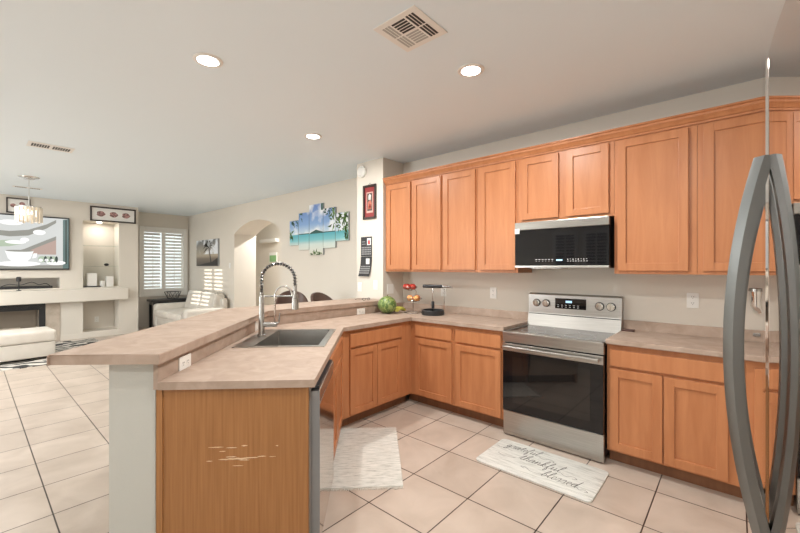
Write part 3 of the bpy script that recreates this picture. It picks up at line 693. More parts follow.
# silver bottle on the wall
px_ = (.095, YW - .04)
t = thing('wall_dispenser', 'small silver angled canister fixed to the wall, seen inside the handle bow', 'dispenser', (px_[0], YW - .001, 1.13))
bx(-.02, .02, -.012, 0, .05, .12, .003).build('bracket', plastic, t)
MB().tube([(0, -.04, .155), (0, -.04, .05), (.01, -.042, .03), (.025, -.045, .0)], [.036, .032, .026, .012], 16).build('canister', chrome, t)
MB().lathe([(.040, 0), (.040, .018), (.034, .022)], (0, -.04, .152), 18).build('cap', nickel, t)
o = bx(-.018, .018, -.008, 0, -.012, .012, .002).box(-.02, .02, -.012, -.004, -.004, .004).build('latch_plate', nickel, loc=(.10, YW - .0245, .975)); tag(o, 'tiny silver catch on the backsplash below the silver canister', 'catch')

# ------------------------------------------------------------------ pillar wall: detector, red frame, calendar
t = thing('smoke_detector', 'round white smoke detector high on the pillar', 'smoke detector', (-3.595, YS - .001, 2.669))
MB().cyl((0, 0, 0), (0, -.03, 0), .072, 28).build('base', plastic, t); MB().tube([(0, -.03, 0), (0, -.042, 0)], [.062, .045], 28).build('dome', plastic, t)
t = thing('picture_frame', 'narrow red framed scroll picture hanging on the pillar', 'picture', (-3.458, YS - .001, 2.271))
m = MB(); w, h = .115, .215
for a in ((-w, -w + .028, -h, h), (w - .028, w, -h, h), (-w, w, -h, -h + .028), (-w, w, h - .028, h)): m.box(a[0], a[1], -.022, -.001, a[2], a[3], .004)
m.build('frame', frame_dark, t)
m = MB(); m.m = 0; m.box(-w + .02, w - .02, -.008, -.001, -h + .02, h - .02); m.m = 4; m.box(-.058, .058, -.0095, -.0078, -.135, .125); m.m = 2; m.box(-.045, .045, -.011, -.0093, -.11, .11)
m.m = 1; m.plate([(-.02, .03), (.022, .02), (.026, .085), (.0, .10), (-.018, .08)], 'y', -.0125, -.0105)
m.m = 3; m.plate([(-.035, -.09), (.03, -.09), (.04, -.02), (.015, .03), (-.03, .0)], 'y', -.0125, -.0105)
m.m = 0; m.plate([(-.01, -.07), (.02, -.07), (.022, -.03), (-.005, -.02)], 'y', -.0135, -.0122)
m.build('picture', [frame_red, paper, plain('scroll_dark', (.10, .08, .07), .6), plain('scroll_orange', (.55, .18, .12), .6), plain('scroll_pink', (.60, .40, .34), .6)], t)
MB().tube([(-.03, -.004, h), (0, -.004, h + .025), (.03, -.004, h)], .002, 5).build('hanging_cord', black, t)
t = thing('wall_calendar', 'black wall calendar of two hanging sheets below the red picture', 'calendar', (-3.524, YS - .002, 1.593))
def sheet(z0, z1, skew):
    m = MB(); n = 8
    for i in range(n):
        f0, f1 = i / n, (i + 1) / n
        za, zb = z0 + (z1 - z0) * f0, z0 + (z1 - z0) * f1
        xa, xb = skew * (1 - f0) ** 2, skew * (1 - f1) ** 2
        ya, yb = -.004 - abs(skew) * .5 * (1 - f0) ** 2, -.004 - abs(skew) * .5 * (1 - f1) ** 2
        m.add([(-.1 + xa, ya, za), (.1 + xa, ya, za), (.1 + xb, yb, zb), (-.1 + xb, yb, zb), (-.1 + xa, ya + .002, za), (.1 + xa, ya + .002, za), (.1 + xb, yb + .002, zb), (-.1 + xb, yb + .002, zb)], [(0, 1, 2, 3), (7, 6, 5, 4), (0, 4, 5, 1), (2, 6, 7, 3), (1, 5, 6, 2), (0, 3, 7, 4)])
    return m
pg = sheet(.0, .245, 0).build('page', cal_black, t); m = MB()
for i in range(6):
    for j in range(4): m.box(-.085 + .029 * i, -.063 + .029 * i, -.0052, -.0035, .02 + .027 * j, .036 + .027 * j)
m.build('date_grid', cal_grid, pg)
m = MB(); m.box(.015, .085, -.0055, -.0035, .14, .225); m.build('photo', paper, pg); m = MB(); m.box(.03, .07, -.0062, -.005, .15, .20); m.build('photo_figure', red_print, pg)
m = MB(); m.box(-.08, -.01, -.0055, -.0035, .15, .157); m.box(-.08, -.02, -.0055, -.0035, .18, .187); m.build('heading', cal_grid, pg)
pg = sheet(-.255, -.004, -.035).build('page', cal_black, t); m = MB()
for i in range(6):
    for j in range(4): m.box(-.105 + .029 * i + .006 * j, -.083 + .029 * i + .006 * j, -.03 + .005 * j, -.012, -.22 + .027 * j, -.204 + .027 * j)
m.build('date_grid', cal_grid, pg)
m = MB(); m.box(.0, .06, -.010, -.003, -.10, -.03); m.build('photo', paper, pg)

# ------------------------------------------------------------------ five-panel beach picture on the arch wall
AC = (-5.2, YA - .002, 2.08)
def PX(px):      # X on the arch wall seen at image column px
    r_ = (px - 400) / 382.; c, s_ = math.cos(R(41.5)), math.sin(R(41.5)); return (r_ * c - s_) / (r_ * s_ + c) * YA
def PZ(px, py):
    r_ = (px - 400) / 382.; c, s_ = math.cos(R(41.5)), math.sin(R(41.5)); return 1.45 + (267.5 - py) / 382. / (r_ * s_ + c) * YA
names = ['far left', 'second from left', 'tall middle', 'fourth from left', 'far right']
for (xa, xb, ya, yb), nm in zip([(291.3, 300, 221, 245.5), (300.3, 310.5, 213, 250), (310.8, 324.5, 204.3, 255), (324.8, 336.8, 208, 248), (337.1, 350, 212.5, 240.8)], names):
    x0, x1 = PX(xa) - AC[0], PX(xb) - AC[0]; xm = (xa + xb) / 2
    z0, z1 = PZ(xm, yb) - AC[2], PZ(xm, ya) - AC[2]
    m = MB(); m.m = 1; m.box(x0, x1, -.028, 0, z0, z1); m.m = 0; m.box(x0 + .001, x1 - .001, -.030, -.0275, z0 + .001, z1 - .001)
    def leafy(cx, cz, rx, rz, n=9, mi=2):
        m.m = mi
        for k in range(n):
            a = 2 * math.pi * random.random(); q = random.random() ** .5
            x, z = cx + rx * q * math.cos(a), cz + rz * q * math.sin(a); l = .06 + .07 * random.random(); b = random.random() * 6.28
            tri = [(x, z), (x + l * math.cos(b), z + l * math.sin(b)), (x + .5 * l * math.cos(b + .6), z + .5 * l * math.sin(b + .6))]
            tri = [(min(max(px_, x0 + .002), x1 - .002), min(max(pz_, z0 + .002), z1 - .002)) for px_, pz_ in tri]
            ar = abs((tri[1][0] - tri[0][0]) * (tri[2][1] - tri[0][1]) - (tri[2][0] - tri[0][0]) * (tri[1][1] - tri[0][1]))
            if ar > 1e-5: m.plate(tri, 'y', -.0312, -.0296)
    hz = -.06
    m.m = 3
    if nm == 'tall middle': m.plate([(x0 + .0, hz - .01), (x1, hz - .01), (x1, hz + .01), ((x0 + x1) / 2, hz + .055), (x0 + .05, hz + .015)], 'y', -.031, -.0298)
    elif nm in names[1:4]: m.box(x0, x1, -.031, -.0298, hz - .008, hz + .008)
    if nm == 'far left': leafy((x0 + x1) / 2, z1 - .05, .08, .06, 14, 3); leafy(x0 + .04, hz - .06, .03, .1, 12)
    if nm == 'far right': leafy((x0 + x1) / 2, z1 - .08, .2, .1, 40); leafy(x1 - .05, hz - .02, .05, .14, 30); leafy(x0 + .1, z1 - .22, .12, .1, 10)
    if nm == 'fourth from left': leafy((x0 + x1) / 2 - .05, z1 - .04, .15, .04, 12, 3); leafy(x1 - .05, z1 - .15, .04, .16, 18)
    if nm == 'second from left': leafy(x0 + .05, z1 - .05, .04, .05, 5, 3)
    if nm == 'tall middle': leafy((x0 + x1) / 2, z0 + .03, .14, .02, 18); m.m = 3; m.box(x1 - .05, x1 - .002, -.031, -.0298, z1 - .11, z1 - .002)
    o = m.build('canvas_panel', [beach_m, canvas_edge, leaf_m, island_m], loc=AC, smooth=False)
    tag(o, nm + ' canvas of the five-panel tropical beach picture', 'picture', 'panels of the beach picture')
# sunset palm picture
o = MB(); o.m = 1; o.box(-.615, .615, -.04, 0, -.315, .315); o.m = 0; o.box(-.614, .614, -.042, -.0395, -.314, .314)
o.m = 2
for a in (.2, .7, 1.3, 1.9, 2.5, 3.0, 3.6, 5.6, -.3):
    c = (.12, .12); l = .28
    tip = (c[0] + l * 1.25 * math.cos(a), min(.31, c[1] + l * .62 * math.sin(a)) - .05)
    mid = (c[0] + l * .6 * math.cos(a), min(.312, c[1] + l * .5 * math.sin(a) + .03))
    o.plate([c, (mid[0] + .025, mid[1] - .012), tip, (mid[0] - .01, mid[1] + .014)], 'y', -.0435, -.0415)
o.plate([(.12, .12), (.16, .11), (.30, -.3), (.24, -.3)], 'y', -.0435, -.0415)
o.plate([(-.61, -.31), (.61, -.31), (.61, -.12), (.3, -.22), (-.1, -.25)], 'y', -.043, -.0415)
o = o.build('palm_canvas', [sunset_m, canvas_edge, palm_dark], loc=(-9.54, YA - .002, 1.80), smooth=False); tag(o, 'sepia palm tree sunset canvas on the wall between window and arch', 'picture')

# ------------------------------------------------------------------ hallway beyond the arch
yb_ = 5.599
def HX(px, Y=yb_):
    r_ = (px - 400) / 382.; c, s_ = math.cos(R(41.5)), math.sin(R(41.5)); return (r_ * c - s_) / (r_ * s_ + c) * Y, Y / (r_ * s_ + c)
x, tt = HX(271); o = bx(-.42, .42, -.12, 0, -.045, .045, .008).build('wall_shelf', white_m, loc=(x, yb_, 1.45 + (267.5 - 241) / 382 * tt)); tag(o, 'thin white shelf on the hallway wall seen through the arch', 'shelf')
x, tt = HX(273.5); t = thing('picture_frame', 'green and white picture on the hallway wall seen through the arch', 'picture', (x, yb_, 1.45 + (267.5 - 257.5) / 382 * tt))
bx(-.2, .2, -.02, 0, -.14, .14, .004).build('frame', white_m, t); m = MB(); m.box(-.17, .17, -.022, -.019, -.12, .06); m.build('picture', plain('green_print', (.22, .42, .18), .6), t)

# ------------------------------------------------------------------ media wall contents
# television
t = thing('television', 'large flat television on the media wall showing a white cup', 'television', (XT + .0, .40, 1.92))
bx(.001, .055, -.94, .94, -.515, .515, .006).build('casing', black, t)
S = MB(); x0, x1 = .0552, .0562
def scr(mi, pts, lift=0): S.m = mi; S.plate([(max(-.925, min(.925, y)), max(-.49, min(.49, z))) for y, z in pts], 'x', x0 + lift * .0006, x1 + lift * .0006)
scr(0, [(-.925, -.49), (.925, -.49), (.925, .49), (-.925, .49)])
def blob(mi, c, ry, rz, lift, n=20): scr(mi, [(c[0] + ry * math.cos(2 * math.pi * i / n), c[1] + rz * math.sin(2 * math.pi * i / n)) for i in range(n)], lift)
scr(1, [(-.2, .22), (.1, .20), (.35, .24), (.60, .36), (.74, .46), (.74, .40), (.60, .28), (.35, .13), (.1, .10), (-.2, .14)], 1)
scr(2, [(.26, -.22), (.74, -.22), (.74, .10), (.6, .06), (.45, -.05), (.3, -.14)], 1)
scr(1, [(.10, -.20), (.3, -.12), (.5, .0), (.74, .14), (.74, .07), (.5, -.07), (.3, -.19), (.12, -.24)], 2)
scr(5, [(-.2, .0), (.1, .04), (.3, -.02), (.1, -.08), (-.2, -.1)], 2)
blob(3, (.50, .20), .09, .05, 2); blob(3, (.18, .0), .14, .035, 3); blob(3, (.12, .36), .16, .05, 2); blob(3, (.30, .05), .06, .04, 3)
scr(0, [(.74, -.49), (.84, -.49), (.84, .49), (.74, .49)], 2); scr(6, [(.84, -.49), (.925, -.49), (.925, .49), (.84, .47)], 2); scr(4, [(.875, -.4), (.9, -.4), (.9, .47), (.875, .47)], 3)
scr(1, [(-.2, -.49), (.84, -.49), (.84, -.42), (-.2, -.44)], 3); scr(0, [(-.2, -.44), (.84, -.42), (.84, -.24), (-.2, -.22)], 3)
blob(3, (.22, -.40), .30, .05, 4); blob(3, (.74, -.38), .14, .045, 4)
scr(3, [(.04, -.16), (.42, -.16), (.38, -.30), (.31, -.38), (.15, -.38), (.08, -.30)], 6); blob(1, (.23, -.16), .185, .018, 7); scr(3, [(.42, -.20), (.47, -.20), (.46, -.28), (.40, -.30)], 6)
for y, r_ in ((.54, .06), (.62, .05), (.70, .04)): blob(5, (y, -.31), r_, .06, 5); blob(4, (y + .045, -.31), .022, .06, 6); blob(3, (y - .02, -.33), .03, .03, 6)
S.build('screen_image', tv_mats, t, smooth=False)
# upper niche: glass shelves and things
o = bx(XT - .40, XT - .03, Y0 + .003, Y1 - .003, 1.905, 1.917).build('glass_shelf', glass); tag(o, 'upper glass shelf in the tall niche of the media wall', 'shelf', 'glass shelves in the niche')
o = bx(XT - .40, XT - .03, Y0 + .003, Y1 - .003, 1.47, 1.482).build('glass_shelf', glass); tag(o, 'lower glass shelf in the tall niche of the media wall', 'shelf', 'glass shelves in the niche')
o = MB().ball((0, 0, .03), (.045, .045, .03), 14, 8).build('black_ornament', black, loc=(XT - .12, 1.97, 1.482)); tag(o, 'small black round ornament on the lower glass shelf', 'ornament')
for (y, w, d_, h, nm, l, mt) in ((1.72, .16, .12, .27, 'photo_block', 'tall white block standing left in the niche above the mantel', white_m), (1.90, .09, .09, .13, 'candle', 'short white candle between two white blocks in the niche', paper), (2.02, .12, .12, .22, 'white_box', 'white box standing right in the niche above the mantel', white_m)):
    if nm == 'candle': o = MB().lathe([(.045, 0), (.045, .12), (.03, .122), (.004, .118), (.003, .135)]).build(nm, mt, loc=(XT - .12, y, 1.04))
    else: o = bx(-d_ / 2, d_ / 2, -w / 2, w / 2, 0, h, .008).build(nm, mt, loc=(XT - .13, y, 1.04 + (.02 if y < 1.8 else 0)))
    tag(o, l, nm.replace('_', ' '))
o = bx(-.09, .09, -.14, .14, 0, .02, .004).build('black_tray', black, loc=(XT - .13, 1.72, 1.04)); tag(o, 'black tray under the tall white block in the niche', 'tray')
# shell picture above the niche
t = thing('picture_frame', 'wide dark framed picture of three shells above the niche', 'picture', (XT + .0, 2.07, 2.575))
w, h = .40, .155; f = MB()
for a in ((-w, w, h - .028, h), (-w, w, -h, -h + .028), (-w, -w + .028, -h, h), (w - .028, w, -h, h)): f.box(.001, .03, a[0], a[1], a[2], a[3], .004)
f.build('frame', frame_dark, t); m = MB(); m.m = 0; m.box(.002, .01, -w + .02, w - .02, -h + .02, h - .02); m.m = 1
for y in (-.22, 0, .22): m.plate([(y + .072 * math.cos(2 * math.pi * i / 16) * (1 + .15 * math.cos(i * 2)), .005 + .058 * math.sin(2 * math.pi * i / 16)) for i in range(16)], 'x', .0098, .0112)
m.build('picture', [paper, shell_m], t)
t = thing('picture_frame', 'dark framed picture partly behind the crystal pendant', 'picture', (XT, .62, 2.60))
w, h = .16, .14; f = MB()
for a in ((-w, w, h - .02, h), (-w, w, -h, -h + .02), (-w, -w + .02, -h, h), (w - .02, w, -h, h)): f.box(.001, .03, a[0], a[1], a[2], a[3], .004)
f.build('frame', frame_dark, t); m = MB(); m.m = 0; m.box(.002, .01, -w + .015, w - .015, -h + .015, h - .015); m.m = 1
for y, z in ((-.07, .0), (.05, .04), (.08, -.03)): m.plate([(y + .04 * math.cos(2 * math.pi * i / 14), z + .035 * math.sin(2 * math.pi * i / 14)) for i in range(14)], 'x', .0098, .0112)
m.build('picture', [paper, shell_m], t)
# media slot
o = bx(XT - .35, XT - .04, .15, 1.1, 1.046, 1.09, .004).build('media_player', black); tag(o, 'black media box in the slot below the television', 'media player')
t = thing('charging_cable', 'black cables lying over the media box below the television', 'cable', (XT - .03, .7, 1.09))
MB().tube(smoothpath([(-.05, -.3, .006), (.02, -.2, .05), (0, -.05, .03), (.01, .1, .08), (0, .2, .03), (-.03, .3, .05), (-.03, .36, .004)], 5), .006, 6).build('loop', black, t)
o = MB().lathe([(.035, 0), (.035, .012), (.008, .018), (.008, .17), (.032, .18), (.034, .25), (.022, .262)]).build('webcam', black, loc=(XT + .085, .62, 1.015)); tag(o, 'small black webcam on the mantel under the television', 'camera')
# fireplace
t = thing('fireplace', 'black framed fireplace insert with a log set under the mantel', 'fireplace', (XT, .30, 0))
f = MB()
for y0, y1, z0, z1 in ((-.645, .69, .64, .755), (.60, .69, 0, .64), (-.645, -.555, 0, .64), (-.555, .60, 0, .10)): f.box(-.02, .012, y0, y1, z0, z1)
for i in range(3): f.box(.0, .022, -.60, .64, .66 + .03 * i, .675 + .03 * i)
f.build('surround', black, t)
bx(-.44, -.43, -.55, .6, .1, .64).box(-.44, -.02, -.64, -.56, .1, .64).box(-.44, -.02, .61, .685, .1, .64).box(-.44, -.02, -.56, .61, .02, .1).build('firebox', plain('firebox_brick', (.34, .28, .22), .8), t)
MB().tube([(-.22, -.4, .17), (-.2, .45, .18)], .065, 12).build('log', stone_m, t); MB().tube([(-.28, -.3, .25), (-.14, .35, .27)], .05, 12).build('log', stone_m, t)
# ottoman
t = thing('ottoman', 'cream leather storage ottoman in front of the fireplace', 'ottoman', (-8.42, .26, .0095), R(4))
bx(-.30, .30, -.65, .65, .04, .27, .03, 3).build('base', leather, t); bx(-.31, .31, -.66, .66, .272, .45, .045, 4).build('cushion_lid', leather, t)
for x in (-.25, .25):
    for y in (-.6, .6): bx(x - .025, x + .025, y - .025, y + .025, 0, .045).build('foot', black_wood, t)
o = bx(-1.05, 1.05, -1.4, 1.4, 0, .008).build('area_rug', zebra_m, loc=(-8.75, .35, .0005)); tag(o, 'black and cream zebra patterned rug under the ottoman', 'rug')
o.rotation_euler.z = R(3)
# console under the window
t = thing('console_table', 'black console table under the shuttered window', 'console table', (XWIN + .25, 3.33, 0))
bx(-.17, .17, -.47, .47, .63, .68, .006).build('top', black_wood, t); bx(-.14, .14, -.42, .42, .55, .63).build('apron', black_wood, t)
for x in (-.13, .13):
    for y in (-.40, .40): bx(x - .025, x + .025, y - .025, y + .025, 0, .56).build('leg', black_wood, t)
t = thing('wire_bowl', 'black geometric wire bowl on the console table', 'bowl', (XWIN + .25, 3.38, .68))
m = MB(); rs = [[(.09 * math.cos(a), .12 * math.sin(a), .004) for a in [2 * math.pi * i / 6 for i in range(6)]], [(.12 * math.cos(a), .19 * math.sin(a), .17) for a in [2 * math.pi * (i + .5) / 6 for i in range(6)]]]
m.tube(rs[0], .004, 6, closed=True); m.tube(rs[1], .006, 6, closed=True)
for i in range(6): m.tube([rs[0][i], rs[1][i]], .005, 6); m.tube([rs[0][i], rs[1][i - 1]], .005, 6)
m.build('wire_cage', black, t)
# sofa along the arch wall
t = thing('loveseat', 'cream leather loveseat with a high padded back along the far wall', 'sofa', (-9.3, 3.32, 0))
w = 1.05
bx(-w + .2, w - .2, -.42, .40, .06, .34, .03).build('base', leather, t)
for s_ in (-1, 1): bx(s_ * w, s_ * (w - .24), -.45, .40, .05, .60, .09, 5).build('arm', leather, t)
for s_ in (-1, 1):
    bx(min(s_ * .01, s_ * .80), max(s_ * .01, s_ * .80), -.47, .18, .33, .48, .05, 4).build('seat_cushion', leather, t)
    m = MB(); m.M = Matrix.Translation((0, .25, .40)) @ Matrix.Rotation(R(-13), 4, 'X'); m.box(min(s_ * .01, s_ * .80), max(s_ * .01, s_ * .80), -.12, .12, 0, .50, .08, 5); m.build('back_cushion', leather, t)
bx(-w + .1, w - .1, .34, .44, .1, .78, .04).build('back_frame', leather, t)
for x in (-.85, .85):
    for y in (-.36, .34): bx(x - .03, x + .03, y - .03, y + .03, 0, .062).build('foot', black_wood, t)
# bar stools
def stool(label, loc, rz):
    t = thing('bar_stool', label, 'bar stool', loc, rz, 'bar stools behind the bar')
    MB().lathe([(.001, .70), (.19, .70), (.21, .72), (.21, .76), (.19, .785), (.001, .79)], n=28).build('seat', brown_leather, t)
    m = MB(); n = 20; vs = []; rows = 5
    for r_ in range(rows):
        for i in range(n + 1):
            a = math.pi * (-.08 + 1.16 * i / n); f_ = r_ / (rows - 1)
            hgt = .36 * max(.15, math.sin(max(0, min(math.pi, a)))) ** .5
            rad = .205 + .03 * f_
            vs.append((rad * math.cos(a), rad * math.sin(a), .765 + hgt * f_))
    o_ = len(vs); vs += [(v[0] * .88, v[1] * .88, v[2]) for v in vs]
    fs = []; k = n + 1
    for r_ in range(rows - 1):
        for i in range(n): a = r_ * k + i; fs += [(a, a + 1, a + k + 1, a + k), (o_ + a + k, o_ + a + k + 1, o_ + a + 1, o_ + a)]
    for i in range(n): a = (rows - 1) * k + i; fs += [(a, a + 1, o_ + a + 1, o_ + a), (o_ + i, o_ + i + 1, i + 1, i)]
    for r_ in range(rows - 1):
        a = r_ * k; fs += [(a, a + k, o_ + a + k, o_ + a)]; a = r_ * k + n; fs += [(a, o_ + a, o_ + a + k, a + k)]
    m.add(vs, fs); m.build('backrest', brown_leather, t)
    for a in (.8, 2.35, 3.95, 5.5): MB().tube([(.13 * math.cos(a), .13 * math.sin(a), .70), (.23 * math.cos(a), .23 * math.sin(a), 0)], [.016, .011], 8).build('leg', black, t)
    MB().tube([(.19 * math.cos(2 * math.pi * i / 24), .19 * math.sin(2 * math.pi * i / 24), .25) for i in range(24)], .008, 6, closed=True).build('foot_ring', black, t)
stool('brown round-backed bar stool nearer the pillar', (-3.93, 3.07, 0), R(100))
stool('brown round-backed bar stool behind the faucet, turned away from the bar', (-4.56, 2.93, 0), R(60))
t = thing('eyeglasses', 'pair of dark eyeglasses lying on the raised bar near the pillar', 'glasses', (-3.30, 3.12, BZ1))
for s_ in (-1, 1):
    MB().tube([(.006, s_ * .035 + .024 * math.cos(2 * math.pi * i / 16), .015 + .012 * math.sin(2 * math.pi * i / 16)) for i in range(16)], .003, 6, closed=True).build('lens_rim', black, t)
    MB().tube([(.006, s_ * .058, .018), (-.10, s_ * .05, .016), (-.13, s_ * .05, .004)], .0025, 6).build('temple', black, t)

# ------------------------------------------------------------------ floor mats
t = thing('kitchen_rug', 'grey distressed woven rug with fringed ends in front of the sink', 'rug', (*uvw(2.98, -.08), .0005), R(135))
bx(-.46, .46, -.255, .255, 0, .008, .002).build('weave', rug_grey, t)
m = MB()
for i in range(64):
    y = -.252 + .504 * i / 63
    for s_ in (-1, 1):
        l = .016 + .014 * random.random(); m.tube([(s_ * .459, y, .004), (s_ * (.459 + l), y + .006 * (random.random() - .5), .0025)], .0028, 4)
o = m.build('fringe', fringe_m, t); o['kind'] = 'stuff'
LET = dict(
 g=(.85, [[(0, .3), (.5, .95), (.25, 1), (.05, .5), (.3, .05), (.55, .5), (.6, .95), (.6, 0), (.5, -.8), (.2, -.9), (.2, -.5), (.85, .25)]]),
 r=(.8, [[(0, .25), (.25, .9), (.3, 1.1), (.35, .9), (.6, .95), (.55, .3), (.65, .05), (.8, .25)]]),
 a=(.85, [[(0, .25), (.5, .95), (.25, 1), (.05, .5), (.25, .02), (.5, .4), (.6, .95), (.58, .2), (.68, .02), (.85, .25)]]),
 t=(.62, [[(0, .25), (.35, 1.7), (.3, .3), (.42, .02), (.62, .25)], [(-.05, 1.15), (.3, 1.25), (.7, 1.2)]]),
 e=(.65, [[(0, .25), (.45, .6), (.4, .95), (.2, .95), (.1, .45), (.3, .02), (.65, .25)]]),
 f=(.65, [[(0, .25), (.42, 1.6), (.32, 2.1), (.2, 1.5), (.2, -.6), (.3, -.85), (.42, -.4), (.3, .1), (.65, .25)]]),
 u=(.85, [[(0, .25), (.15, .95), (.15, .25), (.3, .02), (.5, .3), (.58, .95), (.57, .2), (.68, .02), (.85, .25)]]),
 l=(.6, [[(0, .25), (.42, 1.6), (.32, 2.1), (.18, 1.4), (.2, .3), (.35, .02), (.6, .25)]]),
 h=(.85, [[(0, .25), (.42, 1.6), (.32, 2.1), (.18, 1.4), (.15, .05), (.2, .5), (.45, .95), (.58, .7), (.58, .15), (.7, .02), (.85, .25)]]),
 n=(.85, [[(0, .25), (.1, .9), (.15, .9), (.15, .05), (.2, .5), (.45, .95), (.58, .7), (.58, .15), (.7, .02), (.85, .25)]]),
 k=(.8, [[(0, .25), (.42, 1.6), (.32, 2.1), (.18, 1.4), (.15, .05), (.2, .5), (.45, .95), (.45, .6), (.2, .5), (.55, .05), (.8, .25)]]),
 b=(.75, [[(0, .25), (.42, 1.6), (.32, 2.1), (.18, 1.4), (.15, .2), (.35, .02), (.58, .4), (.42, .85), (.5, .7), (.75, .6)]]),
 s=(.7, [[(0, .25), (.35, 1.05), (.5, .6), (.45, .1), (.2, .0), (.5, .05), (.7, .25)]]),
 d=(.9, [[(0, .25), (.5, .95), (.25, 1), (.05, .5), (.25, .02), (.5, .4), (.72, 2.1), (.58, .2), (.7, .02), (.9, .25)]]))
MXC, MYC = -1.08, 2.76
t = thing('kitchen_mat', 'whitewashed plank-look mat with script lettering in front of the range', 'mat', (MXC, MYC, .0005))
def rrect(w, h, r_, n=6):
    out = []
    for cx, cy, a0 in ((w - r_, h - r_, 0), (-w + r_, h - r_, 90), (-w + r_, -h + r_, 180), (w - r_, -h + r_, 270)):
        out += [(cx + r_ * math.cos(R(a0 + 90 * i / n)), cy + r_ * math.sin(R(a0 + 90 * i / n))) for i in range(n + 1)]
    return out
MB().prism(rrect(.405, .235, .035), 0, .009, .003).build('pad', mat_print, t)
m = MB()
def ribbon(pts, w=.0017, z=.0092):
    P = smoothpath([Vector((x, y, 0)) for x, y in pts], 5); vs = []
    for i, p_ in enumerate(P):
        d_ = (P[min(i + 1, len(P) - 1)] - P[max(i - 1, 0)]); d_ = d_.normalized() if d_.length > 1e-9 else Vector((1, 0, 0))
        nrm = Vector((-d_.y, d_.x, 0)); ww = w * (.7 + .6 * abs(d_.y))
        vs += [(p_.x + nrm.x * ww, p_.y + nrm.y * ww, z), (p_.x - nrm.x * ww, p_.y - nrm.y * ww, z)]
    m.add(vs, [(2 * i, 2 * i + 1, 2 * i + 3, 2 * i + 2) for i in range(len(P) - 1)])
def word(txt, x, y, s_, slant=.25):
    for ch in txt:
        w_, strokes = LET[ch]
        for st in strokes: ribbon([(x + (px_ + slant * py_) * s_, y + py_ * s_) for px_, py_ in st])
        x += w_ * s_
    return x
S_ = .044
xe = word('grateful', -.325, .115, S_); ribbon([(xe + .01, .118), (xe + .05, .105), (xe + .09, .125), (xe + .13, .108), (xe + .10, .1)])
ribbon([(-.385, .09), (-.35, .08), (-.30, .085), (-.25, .075)])
xe = word('thankful', -.165, -.01, S_ * 1.15); ribbon([(xe + .01, -.012), (xe + .05, -.03), (xe + .09, -.005), (xe + .12, -.025), (xe + .09, -.032)])
ribbon([(-.32, -.02), (-.28, -.035), (-.22, -.03), (-.18, -.012)])
xe = word('blessed', .05, -.13, S_ * 1.1); ribbon([(xe, -.12), (xe + .02, -.135), (xe + .045, -.12), (xe + .07, -.135), (xe + .05, -.145)])
ribbon([(-.07, -.115), (-.10, -.105), (-.07, -.095), (-.02, -.125), (.05, -.118)])
m.build('lettering', ink, t, smooth=False)
m = MB()
for y in (-.19, -.10, -.005, .075, .165): ribbon([(-.39, y), (-.2, y + .004), (.1, y - .003), (.39, y + .002)], .0012, .0091)
m.build('plank_lines', plank_line, t, smooth=False)

# ------------------------------------------------------------------ ceiling fittings
def can(label, x, y, power=24):
    t = thing('recessed_light', label, 'ceiling light', (x, y, ZC), 0, 'recessed ceiling lights')
    MB().lathe([(.064, -.001), (.064, -.008), (.075, -.010), (.088, -.006), (.09, -.001)], n=32).build('trim_ring', white_m, t)
    MB().lathe([(.001, -.006), (.065, -.006), (.065, -.001)], n=28).build('lens', lens_m, t)
    lamp('can_lamp', 'AREA', (x, y, ZC - .03), (0, 0, 0), power, (.98, .97, .94), shape='DISK', size=.10)
can('recessed ceiling light nearest the left edge, above the peninsula end', -2.563, 1.026, 6)
can('recessed ceiling light right of centre, in front of the range', -1.357, 2.26, 34)
can('smallest recessed ceiling light, above the sink corner', -3.243, 2.328, 30)
can('added recessed fill light overhead behind the camera', -1.0, -1.3)  # this and the next two: unseen cans added to brighten the kitchen
can('added recessed fill light over the passage behind the camera', -3.2, -1.3)
can('added recessed fill light over the fridge side of the kitchen, out of view', -.35, 1.0, 25)
can('added recessed fill light over the open living floor, outside the picture', -7.8, -.3, 46)  # this and the next three: cans added as living-room fill
can('added recessed fill light between the kitchen and the crystal pendant', -6.4, -.25, 30)
can('added recessed fill light in the far rear corner of the living room', -9.0, -1.9, 27)
can('added recessed fill light near the added patio door', -6.0, -1.9, 27)
can('added recessed fill light in the hallway beyond the arch', -7.85, 5.0, 85)  # added can that brightens the space behind the arch
o = MB().lathe([(.001, -.018), (.034, -.018), (.040, -.012), (.040, -.001)], n=24).build('puck_light', lens_m, loc=(XT - .2, 1.86, 2.42)); tag(o, 'small round puck light in the top of the media wall niche', 'puck light')
lamp('niche_lamp', 'AREA', (XT - .2, 1.86, 2.398), (0, 0, 0), 2.5, (1, .95, .88), shape='DISK', size=.08)
t = thing('ceiling_vent', 'square white ceiling vent with four-way louvres', 'air vent', (-1.385, 1.655, ZC))
m = MB(); h = .15
m.box(-h, h, -h, h, -.006, -.001, .002); m.build('plate', white_m, t)
m = MB(); w_ = MB()
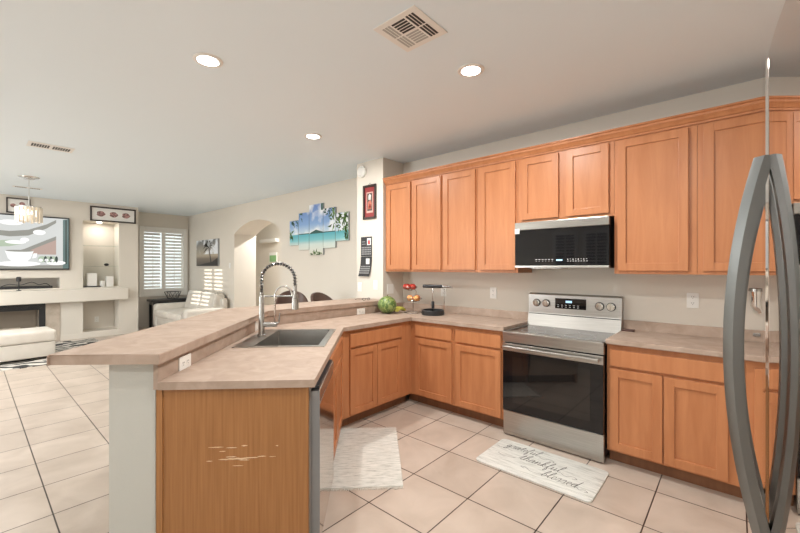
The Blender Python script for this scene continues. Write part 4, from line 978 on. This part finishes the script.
def louv(x0, x1, y0, y1, n, along, dark=True):
    for i in range(n):
        f0 = (i + .18) / n; f1 = (i + .82) / n
        if along == 'x': a = (x0, x1, y0 + (y1 - y0) * f0, y0 + (y1 - y0) * f1)
        else: a = (x0 + (x1 - x0) * f0, x0 + (x1 - x0) * f1, y0, y1)
        (m if dark else w_).box(*a, -.0072, -.0055)
for q0, q1, dk in ((-.115, -.006, True), (.006, .115, False)):
    louv(-.115, -.055, q0, q1, 3, 'y', False); louv(.055, .115, q0, q1, 3, 'y', True); louv(-.045, .045, q0, q1, 5, 'x', dk)
m.build('louvre_gaps', dark_slot, t); w_.build('louvre_blades', plain('louvre_shade', (.42, .41, .38), .6), t)
def vent2(label, x, y, wx, wy):
    t = thing('ceiling_vent', label, 'air vent', (x, y, ZC)); bx(-wx, wx, -wy, wy, -.006, -.001, .002).build('plate', white_m, t)
    m = MB()
    for s_ in (-1, 1):
        for i in range(7):
            y0 = s_ * (.015 + i * (wy - .04) / 7); m.box(-wx * .55, wx * .55, y0, y0 + s_ * (wy - .04) / 10, -.0072, -.0055)
    m.build('louvre_gaps', dark_slot, t)
vent2('white ceiling vent with dark slats over the living area', -5.72, .61, .12, .19)
vent2('farther narrow ceiling vent behind the crystal pendant', -8.92, .66, .06, .18)
# crystal pendant
t = thing('crystal_pendant', 'crystal drum pendant lamp hanging by a thin rod', 'pendant light', (-7.86, .596, ZC))
MB().lathe([(.001, -.035), (.06, -.034), (.115, -.012), (.12, -.001)][::1], n=28).build('canopy', chrome, t)
MB().cyl((0, 0, -.03), (0, 0, -.44), .007, 8).build('rod', chrome, t)
MB().lathe([(.145, -.455), (.15, -.455), (.15, -.44), (.001, -.44), (.001, -.455)], n=32).build('top_plate', chrome, t)
for i in range(20):
    a = 2 * math.pi * i / 20; o = bx(-.006, .006, -.016, .016, -.66 - .015 * (i % 2), -.455, .003).build('crystal_strip', crystal, t)
    o.location = (.145 * math.cos(a), .145 * math.sin(a), 0); o.rotation_euler.z = a
for a in (0, 2.1, 4.2): MB().ball((.08 * math.cos(a), .08 * math.sin(a), -.53), (.03, .03, .05), 12, 8).build('bulb', plain('warm_bulb', (1, .9, .7), .5, emit=3, ecol=(1, .85, .6)), t)
